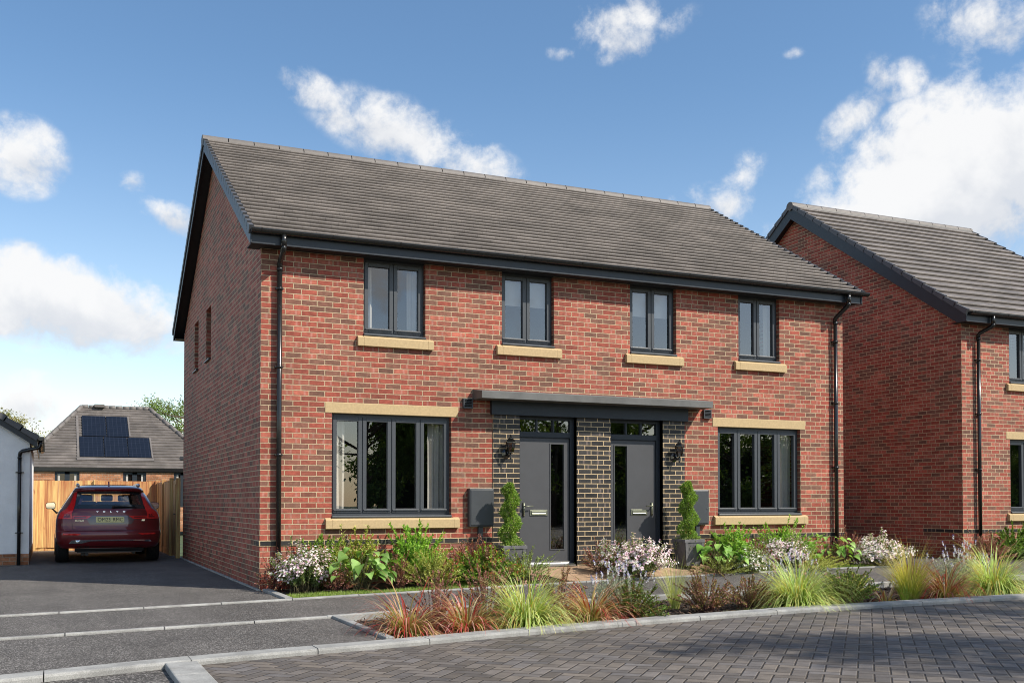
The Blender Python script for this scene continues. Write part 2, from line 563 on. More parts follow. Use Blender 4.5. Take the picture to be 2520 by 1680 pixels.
def solar_mat():
    m, nb, b = new_mat('solar_cells')
    o = nb.obj()
    x, y, z = nb.sep(o)
    gx = nb.fract(nb.mul(x, 6.0)); gz_ = nb.fract(nb.mul(z, 9.0))
    ln = nb.smooth(nb.mn(nb.mn(gx, nb.sub(1.0, gx)), nb.mn(gz_, nb.sub(1.0, gz_))), 0.01, 0.06)
    c = nb.mix(ln, (0.022, 0.026, 0.040, 1), (0.006, 0.008, 0.014, 1))
    nb.put(b.inputs['Base Color'], c)
    b.inputs['Roughness'].default_value = 0.3
    return m


M_SOLAR = solar_mat()


# ------------------------------------------------------------------ mesh builders
class MB:
    def __init__(self):
        self.v = []; self.f = []; self.sm = []; self.mi = []; self.cur = 0

    def face(self, pts, smooth=False):
        i = len(self.v)
        self.v += [tuple(p) for p in pts]
        self.f.append(tuple(range(i, i + len(pts)))); self.sm.append(smooth); self.mi.append(self.cur)

    def box(self, x0, x1, y0, y1, z0, z1):
        i = len(self.v)
        self.v += [(x0, y0, z0), (x1, y0, z0), (x1, y1, z0), (x0, y1, z0), (x0, y0, z1), (x1, y0, z1), (x1, y1, z1), (x0, y1, z1)]
        for q in ((0, 3, 2, 1), (4, 5, 6, 7), (0, 1, 5, 4), (1, 2, 6, 5), (2, 3, 7, 6), (3, 0, 4, 7)):
            self.f.append(tuple(i + a for a in q)); self.sm.append(False); self.mi.append(self.cur)
        return self

    def prism(self, poly, axis, a, b):
        """2-D outline extruded along an axis: axis 0 -> (y,z), 1 -> (x,z), 2 -> (x,y)"""
        def P(p, t):
            return (t, p[0], p[1]) if axis == 0 else ((p[0], t, p[1]) if axis == 1 else (p[0], p[1], t))
        n = len(poly); i = len(self.v)
        self.v += [P(p, a) for p in poly] + [P(p, b) for p in poly]
        self.f.append(tuple(i + k for k in range(n))[::-1]); self.f.append(tuple(i + n + k for k in range(n)))
        for k in range(n):
            k2 = (k + 1) % n
            self.f.append((i + k, i + k2, i + n + k2, i + n + k))
        self.sm += [False] * (n + 2); self.mi += [self.cur] * (n + 2)
        return self

    def tube(self, path, r, n=10, cap=True):
        path = [Vector(p) for p in path]
        rs = r if isinstance(r, (list, tuple)) else [r] * len(path)
        rings = []
        ref = Vector((0.13, 0.31, 0.94))
        for k, p in enumerate(path):
            t = (path[min(k + 1, len(path) - 1)] - path[max(k - 1, 0)])
            t = t.normalized() if t.length > 1e-9 else Vector((0, 0, 1))
            if abs(t.dot(ref)) > 0.95:
                ref = Vector((0.9, 0.3, 0.1))
            s = t.cross(ref).normalized(); q = t.cross(s)
            i = len(self.v)
            for a in range(n):
                th = 2 * PI * a / n
                self.v.append(tuple(p + (s * math.cos(th) + q * math.sin(th)) * rs[k]))
            rings.append(i)
        for a, b_ in zip(rings, rings[1:]):
            for k in range(n):
                k2 = (k + 1) % n
                self.f.append((a + k, a + k2, b_ + k2, b_ + k)); self.sm.append(True); self.mi.append(self.cur)
        if cap:
            self.f.append(tuple(rings[0] + k for k in range(n))[::-1]); self.sm.append(False); self.mi.append(self.cur)
            self.f.append(tuple(rings[-1] + k for k in range(n))); self.sm.append(False); self.mi.append(self.cur)
        return self

    def lathe(self, prof, c=(0, 0, 0), n=16, axis=2, smooth=True, phase=0.0):
        rings = []
        for r, h in prof:
            i = len(self.v)
            for a in range(n):
                th = 2 * PI * a / n + phase
                p = (r * math.cos(th), r * math.sin(th), h)
                if axis == 1: p = (p[0], p[2], p[1])
                if axis == 0: p = (p[2], p[0], p[1])
                self.v.append((p[0] + c[0], p[1] + c[1], p[2] + c[2]))
            rings.append(i)
        for a, b_ in zip(rings, rings[1:]):
            for k in range(n):
                k2 = (k + 1) % n
                self.f.append((a + k, a + k2, b_ + k2, b_ + k)); self.sm.append(smooth); self.mi.append(self.cur)
        self.f.append(tuple(rings[0] + k for k in range(n))[::-1]); self.sm.append(False); self.mi.append(self.cur)
        self.f.append(tuple(rings[-1] + k for k in range(n))); self.sm.append(False); self.mi.append(self.cur)
        return self

    def build(self, name, mat, parent=None, bevel=0.0, loc=None):
        me = bpy.data.meshes.new(name)
        me.from_pydata(self.v, [], self.f)
        mats = mat if isinstance(mat, (list, tuple)) else [mat]
        for m_ in mats:
            me.materials.append(m_)
        me.polygons.foreach_set('use_smooth', self.sm)
        me.polygons.foreach_set('material_index', self.mi)
        me.update()
        o = bpy.data.objects.new(name, me)
        COL.objects.link(o)
        if parent: o.parent = parent
        if loc: o.location = loc
        if bevel:
            bv = o.modifiers.new('bevel', 'BEVEL')
            bv.width = bevel; bv.segments = 2; bv.limit_method = 'ANGLE'; bv.angle_limit = R(40)
        return o


def tag(o, label=None, cat=None, group=None, kind=None):
    if label: o['label'] = label
    if cat: o['category'] = cat
    if group: o['group'] = group
    if kind: o['kind'] = kind
    return o


def thing(name, label, cat, loc=(0, 0, 0), rz=0.0, group=None):
    o = bpy.data.objects.new(name, None)
    COL.objects.link(o)
    o.empty_display_size = 0.2
    o.location = loc; o.rotation_euler = (0, 0, rz)
    return tag(o, label, cat, group)


def mesh_np(name, V, Fc, mat, parent=None, C=None, smooth=False):
    """vertices (n,3), faces (m,k), per-vertex colours"""
    V = np.asarray(V, np.float32); Fc = np.asarray(Fc, np.int32)
    me = bpy.data.meshes.new(name)
    me.vertices.add(len(V)); me.vertices.foreach_set('co', V.ravel())
    k = Fc.shape[1]
    me.loops.add(Fc.size); me.loops.foreach_set('vertex_index', Fc.ravel())
    me.polygons.add(len(Fc))
    me.polygons.foreach_set('loop_start', np.arange(0, Fc.size, k, dtype=np.int32))
    me.polygons.foreach_set('loop_total', np.full(len(Fc), k, np.int32))
    if smooth:
        me.polygons.foreach_set('use_smooth', np.ones(len(Fc), bool))
    me.materials.append(mat)
    if C is not None:
        C = np.asarray(C, np.float32)
        a = me.color_attributes.new('Col', 'FLOAT_COLOR', 'POINT')
        c4 = np.ones((len(V), 4), np.float32); c4[:, :3] = C
        a.data.foreach_set('color', c4.ravel())
    me.update(); me.validate()
    o = bpy.data.objects.new(name, me)
    COL.objects.link(o)
    if parent: o.parent = parent
    return o


# ------------------------------------------------------------------ the ground
def gz(x): return 0.009 * max(0.0, min(x, 10.0))


def pl(pts):
    xs = [p[0] for p in pts]; ys = [p[1] for p in pts]
    return lambda x: float(np.interp(x, xs, ys))


line1 = pl([(-14, -3.0), (-3.1, -2.25), (0, -1.66), (1.14, -1.47), (3.5, -1.20), (5.2, -0.97), (7.5, -0.80), (14, -0.62), (30, -0.5)])
line2 = pl([(-14, -5.2), (-3.04, -4.30), (0, -3.77), (1.2, -3.58), (5.9, -3.40), (14, -3.3), (30, -3.2)])
kerbI = pl([(-14, -8.6), (-2.96, -6.44), (-1.84, -6.10), (-0.92, -5.90), (0, -5.76), (1.05, -5.60), (2.97, -5.36), (4.6, -5.27), (6.3, -5.30), (8.3, -5.38), (14, -5.8), (30, -8.0)])
kerbO = lambda x: kerbI(x) - 0.21
ROADDROP = 0.032


def smooth01(t): t = max(0.0, min(1.0, t)); return t * t * (3 - 2 * t)


def garden_z(x, y):
    """front garden rises towards the doors"""
    s = smooth01((x - 0.6) / 3.0) * (1 - 0.65 * smooth01((x - 8.0) / 2.4))
    t = smooth01((y - line1(x)) / max(0.2, -line1(x)))
    return gz(x) + 0.115 * s * t


def strip(name, fa, fb, xs, zf, mat, n=1, kind='structure', smooth=True):
    mb = MB(); rows = []
    for x in xs:
        a, b_ = fa(x), fb(x)
        r_ = []
        for k in range(n + 1):
            y = a + (b_ - a) * k / n
            r_.append(len(mb.v)); mb.v.append((x, y, zf(x, y)))
        rows.append(r_)
    for r1, r2 in zip(rows, rows[1:]):
        for k in range(n):
            mb.f.append((r1[k], r2[k], r2[k + 1], r1[k + 1])); mb.sm.append(smooth); mb.mi.append(0)
    o = mb.build(name, mat)
    return tag(o, kind=kind)


def lin(a, b, n): return [a + (b - a) * i / n for i in range(n + 1)]


g = MB(); g.face([(-400, -300, -0.16), (400, -300, -0.16), (400, 500, -0.16), (-400, 500, -0.16)])
M_FIELD = simple('rough_grass', (0.060, 0.085, 0.030), 0.95, var=0.4, scale=0.6, bump=0.6, bscale=20)
tag(g.build('ground', M_FIELD), kind='structure')
zf = lambda x, y: gz(x)
xsL = lin(-14, 0, 20); xsR = lin(0, 10, 30) + lin(10, 26, 16)[1:]
strip('driveway', line1, lambda x: 14.2, lin(-14, 0.0, 14), lambda x, y: 0.0, M_ASPH)
strip('footpath', lambda x: line2(x), line1, xsL + xsR[1:], zf, M_ASPH)
strip('driveway_crossing', kerbI, line2, lin(-14, 0.10, 20), lambda x, y: 0.0, M_ASPH)
strip('side_driveway', line1, lambda x: 16.0, [10.42, 11, 12, 13.2, 13.72], lambda x, y: gz(x) - 0.002, M_ASPH)
bed_z = lambda x, y: gz(x) - 0.05
strip('planting_bed_soil', kerbI, line2, lin(0.12, 26, 40), bed_z, M_SOIL)
strip('front_garden_soil', line1, lambda x: 0.02, lin(0.12, 10.4, 34), lambda x, y: garden_z(x, y) - 0.01, M_SOIL, n=8)
strip('side_garden_soil', line1, lambda x: 0.52, lin(13.72, 26, 12), lambda x, y: gz(x) + 0.0, M_SOIL, n=2)
# the paved road and, to the left of the channel stones, the tarmac of the older carriageway
ROADL = -1.72
strip('paved_road', lambda x: -40.0, kerbO, [ROADL, -0.9, 0.0] + lin(0, 10, 20)[1:] + lin(10, 40, 10)[1:], lambda x, y: gz(x) - ROADDROP, M_PAVE, n=1)
strip('tarmac_road', lambda x: -40.0, kerbO, [-40, -14, -10, -6, -4, -3, -2.2, ROADL], lambda x, y: -ROADDROP - 0.004, M_ASPH2, n=1)


def stones(name, fy, x0, x1, step, width, h, dz, mat, gap=0.012, foot=0.08, rnd=0.012, bottom=None):
    """a run of precast lengths following a line, rounded front arris, open joints between them"""
    mb = MB(); x = x0; rng = random.Random(int(abs(x0) * 100) + 7)
    while x < x1 - 0.05:
        xe = min(x + step - gap, x1); nseg = 3
        jz = rng.uniform(-0.002, 0.002); jy = rng.uniform(-0.003, 0.003)
        prof = [(0, -foot), (0, h - rnd), (rnd * 0.35, h - rnd * 0.3), (rnd, h), (width, h), (width, -foot)]
        rings = []
        for k in range(nseg + 1):
            xx = x + (xe - x) * k / nseg
            i = len(mb.v)
            for (d, z) in prof:
                mb.v.append((xx, fy(xx) + d + jy, gz(xx) + z + dz + jz))
            rings.append(i)
        n = len(prof)
        for a, b_ in zip(rings, rings[1:]):
            for q in range(n - 1):
                mb.f.append((a + q, b_ + q, b_ + q + 1, a + q + 1)); mb.sm.append(False); mb.mi.append(0)
        for a in (rings[0], rings[-1]):
            mb.f.append(tuple(a + q for q in range(n))); mb.sm.append(False); mb.mi.append(0)
        x += step
    o = mb.build(name, mat)
    return tag(o, kind='structure')


stones('path_edging', lambda x: line1(x) - 0.05, -13.1, 10.9, 0.88, 0.055, 0.022, 0.0, M_KERB)
stones('path_edging', lambda x: line2(x) - 0.05, -12.95, 0.0, 0.87, 0.06, 0.024, 0.0, M_KERB)
stones('path_edging', lambda x: line2(x) - 0.05, 0.0, 26.0, 0.90, 0.06, 0.030, 0.0, M_KERB)
stones('road_kerb', kerbO, -13.9, 26.0, 1.02, 0.215, 0.014, 0.0, M_KERB, gap=0.008, rnd=0.02)
# edging that runs back from the kerb along the bed's end, and along the garden at the house corner
mb = MB()
for y0, y1 in ((-5.70, -4.98), (-4.97, -4.08), (-4.07, -3.80)):
    mb.box(0.045, 0.125, y0, y1, -0.08, 0.028)
for y0, y1 in ((-1.60, -1.02), (-1.01, -0.14)):
    mb.box(0.015, 0.115, y0, y1, -0.08, 0.030)
for k in range(10):
    mb.box(-0.05, -0.001, -0.13 + 0.92 * k, 0.78 + 0.92 * k, -0.08, 0.018)
tag(mb.build('bed_edging', M_KERB, bevel=0.008), kind='structure')
# channel stones between tarmac and paving
mb = MB(); yy = kerbO(-1.74) + 0.20
prof_ = lambda a, b_: mb.box(-1.86, -1.62, b_, a, -0.12, 0.010)
yk = yy - 0.215
for k in range(9):
    prof_(yk, yk - 0.60); yk -= 0.608
tag(mb.build('channel_stones', M_KERB, bevel=0.012), kind='structure')

# landing of tan slabs in front of the doors: level at the threshold, falling to the path
mb = MB()
pts_t = []
lx = [(3.72, 4.35), (4.6, 4.9), (5.5, 5.6), (6.45, 6.9), (6.95, 7.45)]
rows = []
for xa, xb in lx:
    rr = []
    for k in range(7):
        t = k / 6
        x = xa + (xb - xa) * t; yf = line1(x) + 0.0
        y = 0.10 + (yf - 0.10) * t
        z = 0.205 + (gz(x) + 0.02 - 0.205) * smooth01(max(0.0, (t - 0.15) / 0.85))
        rr.append((x, y, z))
    rows.append(rr)
for r1, r2 in zip(rows, rows[1:]):
    for k in range(6):
        mb.face([r1[k], r1[k + 1], r2[k + 1], r2[k]])
for rr in (rows[0], rows[-1]):
    for k in range(6):
        a, b_ = rr[k], rr[k + 1]
        mb.face([a, b_, (b_[0], b_[1], b_[2] - 0.2), (a[0], a[1], a[2] - 0.2)])
tag(mb.build('door_landing', M_SLAB), kind='structure')


# ------------------------------------------------------------------ house building
def wall_grid(mb, axis, const, u0, u1, v0, v1, holes, depth):
    """rectangular wall face with openings; axis 1: plane y=const (u=x); axis 0: plane x=const (u=y); reveals go inward by depth"""
    us = sorted({u0, u1} | {h[0] for h in holes} | {h[1] for h in holes})
    vs = sorted({v0, v1} | {h[2] for h in holes} | {h[3] for h in holes})
    P = (lambda u, d, v: (u, const + d, v)) if axis == 1 else (lambda u, d, v: (const + d, u, v))
    for a, b_ in zip(us, us[1:]):
        for c, d in zip(vs, vs[1:]):
            mu, mv = (a + b_) / 2, (c + d) / 2
            if any(h[0] < mu < h[1] and h[2] < mv < h[3] for h in holes):
                continue
            mb.face([P(a, 0, c), P(b_, 0, c), P(b_, 0, d), P(a, 0, d)])
    for h in holes:
        mb.face([P(h[0], 0, h[2]), P(h[0], depth, h[2]), P(h[0], depth, h[3]), P(h[0], 0, h[3])])
        mb.face([P(h[1], 0, h[2]), P(h[1], depth, h[2]), P(h[1], depth, h[3]), P(h[1], 0, h[3])])
        mb.face([P(h[0], 0, h[2]), P(h[1], 0, h[2]), P(h[1], depth, h[2]), P(h[0], depth, h[2])])
        mb.face([P(h[0], 0, h[3]), P(h[1], 0, h[3]), P(h[1], depth, h[3]), P(h[0], depth, h[3])])


def tile_slope(X0, X1, org, along, up, ncourse, L, tw=0.30, seed=1):
    """courses of interlocking tiles with a rounded nose; org: eave point (y,z), along: unit (y,z) up the slope, up: unit normal (y,z)"""
    rng = np.random.default_rng(seed)
    V = []; F = []; C = []
    gauge = L / ncourse
    prof = [(0.004, -0.004), (-0.002, 0.038), (0.003, 0.048), (0.020, 0.052), (gauge * 0.5, 0.030), (gauge, 0.001)]
    for k in range(ncourse):
        s0 = k * gauge
        x = X0 - (0.5 * tw if k % 2 else 0.0)
        while x < X1 - 1e-6:
            xa, xb = max(x, X0), min(x + tw - 0.002, X1)
            x += tw
            if xb - xa < 0.01: continue
            j = rng.uniform(-0.0008, 0.0008); jb = rng.uniform(-0.0005, 0.0005)
            col = float(np.clip(rng.normal(1.0, 0.045), 0.86, 1.15))
            i = len(V)
            for (s, h) in prof:
                for xx, jj in ((xa, j), (xb, j + jb)):
                    hh = h + jj
                    V.append((xx, org[0] + along[0] * (s0 + s) + up[0] * hh, org[1] + along[1] * (s0 + s) + up[1] * hh))
                    C.append((col, col, col))
            for q in range(len(prof) - 1):
                F.append((i + 2 * q, i + 2 * q + 1, i + 2 * q + 3, i + 2 * q + 2))
    return V, F, C


def gable_roof(parent, X0, X1, yF, zE, ym, zR, yB, ncourse, wallx, barge_drop=0.17, seed=1, capv=0.052, wall_top=None):
    """gabled roof over a house: front eave (yF,zE), ridge (ym,zR), back eave (yB,zE). Returns the roof part with its sub-parts."""
    V = []; F = []; C = []
    slopes = []
    for (ye, sgn) in ((yF, 1), (yB, -1)):
        dyl = (ym - ye); dzl = zR - zE
        L = math.hypot(dyl, dzl)
        al = (dyl / L, dzl / L); up = (-al[1] * sgn, al[0] * sgn)
        slopes.append((ye, al, up, L))
        v, f, c = tile_slope(X0, X1, (ye, zE), al, up, ncourse, L, seed=seed + int(sgn))
        o_ = len(V); V += v; C += c; F += [tuple(a + o_ for a in q) for q in f]
    # underlay: closes the roof from below
    for (ye, al, up, L) in slopes:
        i = len(V)
        V += [(X0, ye, zE - 0.01), (X1, ye, zE - 0.01), (X1, ym, zR - 0.01), (X0, ym, zR - 0.01)]; C += [(0.3, 0.3, 0.3)] * 4
        F.append((i, i + 1, i + 2, i + 3))
    roof = mesh_np('roof', V, F, M_TILE, parent, C)
    # ridge
    mb = MB(); x = X0 - 0.03; r = 0.115
    zc = zR - 0.035
    while x < X1 - 0.02:
        xe = min(x + 0.447, X1 + 0.03)
        i = len(mb.v); ns = 8
        for xx in (x, xe - 0.012):
            for k in range(ns + 1):
                th = PI * k / ns
                mb.v.append((xx, ym - r * 1.05 * math.cos(th), zc + r * math.sin(th)))
        for k in range(ns):
            mb.f.append((i + k, i + k + 1, i + ns + 1 + k + 1, i + ns + 1 + k)); mb.sm.append(True); mb.mi.append(0)
        x += 0.45
    for xx in (X0 - 0.028, X1 + 0.014):
        mb.face([(xx, ym - r * 1.05 * math.cos(PI * k / 10), zc + r * math.sin(PI * k / 10)) for k in range(11)]
                + [(xx, ym + r, zc - 0.05), (xx, ym, zc - 0.10), (xx, ym - r, zc - 0.05)])
    rd = mb.build('ridge', M_RIDGE, roof)
    mb = MB()
    mb.prism([(ym - 0.145, zR - 0.075), (ym, zR + 0.0), (ym + 0.145, zR - 0.075), (ym + 0.13, zR - 0.03), (ym, zR + 0.05), (ym - 0.13, zR - 0.03)], 0, X0 + 0.004, X1 - 0.004)
    mb.build('ridge_seal', M_PLASTIC, roof)
    # stepped verge caps, barge boards with box ends, and the shade-painted soffit behind: one set per gable
    wx0, wx1 = wallx
    for side in (0, 1):
        xa, xb = ((X0 - 0.022, X0 + 0.040), (X1 - 0.040, X1 + 0.022))[side]
        mb = MB()
        for (ye, al, up, L) in slopes:
            gauge = L / ncourse
            for k in range(ncourse):
                s0, s1 = k * gauge - 0.016, (k + 1) * gauge + 0.004
                pts = []
                for s, h in ((s0, -capv - 0.012), (s0, 0.060), (s1, 0.030), (s1, -capv)):
                    pts.append((ye + al[0] * s + up[0] * h, zE + al[1] * s + up[1] * h))
                mb.prism(pts, 0, xa, xb)
        mb.build('verge_cap', M_VERGE, roof)
        xa, xb, wx = ((X0, X0 + 0.022, wx0), (X1 - 0.022, X1, wx1))[side]
        d0, d1 = 0.012, barge_drop
        lo = (zE - 0.185)
        bb = MB(); sf = MB(); apex = []
        for (ye, al, up, L) in slopes:
            zb = lambda y, ye=ye, al=al: zE + (y - ye) * al[1] / al[0] - d0 - d1 / abs(al[0])
            yb = ye + (lo - zb(ye)) * al[0] / al[1]
            apex.append((ye, yb, zb(ym)))
            q0, q1 = (xb, wx + 0.01) if xa < wx else (wx - 0.01, xa)
            zu = 0.03
            sf.face([(q0, yb, lo + zu), (q1, yb, lo + zu), (q1, ym, zb(ym) + zu + 0.012), (q0, ym, zb(ym) + zu + 0.012)])
        (f0, f1, za), (b0, b1, _) = apex
        bb.prism([(f0, zE - d0), (f0, lo), (f1, lo), (ym, za), (b1, lo), (b0, lo), (b0, zE - d0), (ym, zR - d0)], 0, xa, xb)
        bb.build('barge_board', M_NAVY, roof, bevel=0.004)
        sf.build('verge_soffit', M_SOFFIT, roof)
    return roof


def eaves(parent, X0, X1, yF, zE, ywall, zwall, gut=True, back=None, brk=0.95, gx=(0.0, 0.0)):
    """fascia, flat soffit and half-round gutter with brackets along a front eave"""
    lo = zE - 0.185
    mb = MB()
    mb.box(X0 + 0.001, X1 - 0.001, yF + 0.015, yF + 0.04, lo, zE - 0.02)
    mb.build('fascia', M_NAVY, parent)
    mb = MB()
    mb.box(X0 + 0.023, X1 - 0.023, yF + 0.041, ywall + 0.12, lo + 0.006, lo + 0.016)
    mb.build('soffit', M_SOFFIT, parent)
    if back is not None:
        mb = MB()
        mb.box(X0 + 0.001, X1 - 0.001, back - 0.04, back - 0.015, lo, zE - 0.02)
        mb.box(X0 + 0.023, X1 - 0.023, back - 0.3, back - 0.041, lo + 0.006, lo + 0.016)
        mb.build('rear_fascia', M_NAVY, parent)
    # gutter trough
    r = 0.056; yc = yF - 0.042; zc = zE - 0.005
    mb = MB(); n = 10
    for rr in (r, r - 0.004):
        i = len(mb.v)
        for x in (X0 - gx[0], X1 + gx[1]):
            for k in range(n + 1):
                th = PI + PI * k / n
                mb.v.append((x, yc + rr * math.cos(th), zc + rr * math.sin(th)))
        for k in range(n):
            mb.f.append((i + k, i + n + 1 + k, i + n + 2 + k, i + k + 1)); mb.sm.append(True); mb.mi.append(0)
    for x in (X0 - gx[0], X1 + gx[1]):
        mb.face([(x, yc + (r + 0.003) * math.cos(PI + PI * k / n), zc + (r + 0.003) * math.sin(PI + PI * k / n)) for k in range(n + 1)])
    mb.box(X0 - gx[0], X1 + gx[1], yc - r - 0.003, yc - r + 0.003, zc - 0.002, zc + 0.007)
    x = X0 + 0.13
    while x < X1:
        rings = []
        for xx in (x, x + 0.022):
            i = len(mb.v); rings.append(i)
            for k in range(n + 1):
                th = PI + PI * k / n
                mb.v.append((xx, yc + (r + 0.006) * math.cos(th), zc + (r + 0.006) * math.sin(th) + 0.008))
        for k in range(n):
            mb.f.append((rings[0] + k, rings[1] + k, rings[1] + k + 1, rings[0] + k + 1)); mb.sm.append(True); mb.mi.append(0)
        x += brk
    mb.build('gutter', M_GUTTER, parent)
    return yc, zc


def downpipe(parent, x, ywall, xg, yg, zg, zb, fixes, ztop, offx=0.0):
    mb = MB(); r = 0.036; yp = ywall - 0.062
    mb.tube([(xg, yg, zg - 0.04), (xg, yg, zg - 0.12), (xg, yg, zg - 0.20)], 0.040, 12)
    mb.tube([(xg, yg, zg - 0.19), (xg, yg, zg - 0.225), ((xg * 0.9 + x * 0.1), yg * 0.88 + yp * 0.12, zg - 0.255), ((xg * 0.1 + x * 0.9), yg * 0.12 + yp * 0.88, ztop + 0.05), (x, yp, ztop + 0.015), (x, yp, ztop - 0.03)], 0.038, 12)
    mb.tube([(x, yp, ztop - 0.02), (x, yp, zb)], r, 12)
    for z in [ztop - 0.06] + list(fixes):
        mb.tube([(x, yp, z - 0.022), (x, yp, z + 0.022)], r + 0.006, 12)
    for z in fixes:
        mb.box(x - 0.055, x - 0.030, ywall - 0.066, ywall, z - 0.010, z + 0.012)
        mb.box(x + 0.030, x + 0.055, ywall - 0.066, ywall, z - 0.010, z + 0.012)
    return mb.build('downpipe', M_GUTTER, parent)


def cloth(mb, x0, x1, y, z0, z1, folds, amp, ph=0.0):
    n = max(8, int((x1 - x0) / 0.012)); rows = []
    for z in lin(z0, z1, 5):
        rr = []
        for k in range(n + 1):
            t = k / n
            rr.append(len(mb.v))
            mb.v.append((x0 + (x1 - x0) * t, y + amp * math.sin(2 * PI * folds * t + ph) + 0.3 * amp * math.sin(5.3 * t + 3 * z), z))
        rows.append(rr)
    for a, b_ in zip(rows, rows[1:]):
        for k in range(n):
            mb.f.append((a[k], a[k + 1], b_[k + 1], b_[k])); mb.sm.append(True); mb.mi.append(0)


def window(parent, x0, x1, z0, z1, n, yw=0.0, curtains=(), blind=None, lintel=None, sill=True, ext=0.095, seed=0):
    """casement window in an opening of a wall whose face is y=yw; frame set back, flat cill, cast-stone sill"""
    yf = yw + 0.085; d = 0.07
    zf0 = z0 + 0.045
    mb = MB(); ob = 0.045; mu = 0.035
    mb.box(x0, x0 + ob, yf, yf + d, zf0, z1); mb.box(x1 - ob, x1, yf, yf + d, zf0, z1)
    mb.box(x0 + ob, x1 - ob, yf, yf + d, zf0, zf0 + ob); mb.box(x0 + ob, x1 - ob, yf, yf + d, z1 - ob - 0.015, z1)
    wi = (x1 - x0 - 2 * ob - (n - 1) * mu) / n
    sash = []
    for k in range(n):
        a = x0 + ob + k * (wi + mu); b_ = a + wi
        if k: mb.box(a - mu, a, yf, yf + d, zf0 + ob, z1 - ob - 0.015)
        sash.append((a, b_))
    s = 0.056; ys = yf - 0.016
    for a, b_ in sash:
        a -= 0.012; b_ += 0.012; zb, zt = zf0 + ob - 0.012, z1 - ob - 0.003
        mb.box(a, a + s, ys, yf + 0.05, zb, zt); mb.box(b_ - s, b_, ys, yf + 0.05, zb, zt)
        mb.box(a + s, b_ - s, ys, yf + 0.05, zb, zb + s); mb.box(a + s, b_ - s, ys, yf + 0.05, zt - s, zt)
        mb.box(a + 0.012, b_ - 0.012, ys - 0.016, ys - 0.001, zb + s - 0.030, zb + s - 0.012)   # drip bar
    # flat cill with rounded nose
    mb.prism([(yf + d, z0), (yw - 0.020, z0), (yw - 0.034, z0 + 0.008), (yw - 0.036, z0 + 0.024), (yw - 0.026, z0 + 0.036), (yw, z0 + 0.040), (yf + d, z0 + 0.0445)], 0, x0 + 0.002, x1 - 0.002)
    wn = mb.build('window', M_FRAME, parent, bevel=0.004)
    gl = MB()
    for a, b_ in sash:
        a += 0.03; b_ -= 0.03
        gl.face([(a, yf + 0.022, zf0 + 0.07), (b_, yf + 0.022, zf0 + 0.07), (b_, yf + 0.022, z1 - 0.07), (a, yf + 0.022, z1 - 0.07)])
    gl.build('glass', M_GLASS, wn)
    if curtains:
        for (a, b_, f) in curtains:
            cm = MB(); cloth(cm, a, b_, yf + 0.16, z0 + 0.02, z1 + 0.02, f, 0.022, seed)
            cm.build('curtain', M_CURTAIN, wn)
    if blind:
        bm_ = MB(); bm_.box(x0 + 0.04, x1 - 0.04, yf + 0.105, yf + 0.108, blind, z1)
        bm_.box(x0 + 0.04, x1 - 0.04, yf + 0.100, yf + 0.114, blind - 0.018, blind + 0.002)
        bm_.build('blind', M_CURTAIN, wn)
    if sill:
        mb = MB(); sx0, sx1 = x0 - ext, x1 + ext + 0.02
        mb.prism([(yw + 0.085, z0 - 0.150), (yw - 0.062, z0 - 0.150), (yw - 0.062, z0 - 0.028), (yw - 0.030, z0 - 0.004), (yw + 0.085, z0 - 0.002)], 0, sx0 + 0.09, sx1 - 0.09)
        for xa, xb in ((sx0, sx0 + 0.09), (sx1 - 0.09, sx1)):
            mb.prism([(yw + 0.010, z0 - 0.150), (yw - 0.062, z0 - 0.150), (yw - 0.062, z0 - 0.028), (yw - 0.004, z0 + 0.004), (yw + 0.010, z0 + 0.004)], 0, xa, xb)
        mb.build('sill', M_STONE, wn, bevel=0.004)
    if lintel:
        mb = MB()
        mb.box(lintel[0], lintel[1], yw - 0.008, yw + 0.02, z1, z1 + 0.150)
        mb.box(x0 + 0.002, x1 - 0.002, yw + 0.0205, yw + 0.16, z1 + 0.006, z1 + 0.148)
        mb.build('lintel', M_STONE, wn, bevel=0.006)
    return wn


def gable_tri(mb, x, y0, y1, zb, ym, zt):
    mb.face([(x, y0, zb), (x, y1, zb), (x, ym, zt)])


# ---- the pair of semi-detached houses
W, D = 10.294, 8.86
ZT = 4.735
house = thing('semi_detached_house', 'pair of red brick semi-detached houses with two grey front doors under one canopy', 'house')
OPEN = dict(w1=(1.462, 2.405, 3.60, ZT), w2=(3.637, 4.527, 3.60, ZT), w3=(5.900, 6.782, 3.60, ZT), w4=(8.028, 8.892, 3.60, ZT),
            g1=(1.006, 2.817, 0.98, 2.475), g2=(7.596, 9.333, 0.98, 2.475), d1=(3.929, 4.921, 0.20, 2.60), d2=(5.532, 6.509, 0.20, 2.60))
mb = MB()
wall_grid(mb, 1, 0.0, 0, W, -0.2, ZT + 0.03, list(OPEN.values()), 0.13)
SLOT = [(4.82, 5.44, 3.80, 4.775), (6.52, 7.12, 3.80, 4.775)]
wall_grid(mb, 0, 0.0, 0, D, -0.2, ZT + 0.055, SLOT, 0.16)
gable_tri(mb, 0.0, 0, D, ZT + 0.055, D / 2, 7.46)
wall_grid(mb, 0, W, 0, D, -0.2, ZT + 0.03, [], 0.1)
gable_tri(mb, W, 0, D, ZT + 0.03, D / 2, 7.44)
wall_grid(mb, 1, D, 0, W, -0.2, ZT + 0.03, [], 0.1)
mb.build('wall', M_BRICK, house)
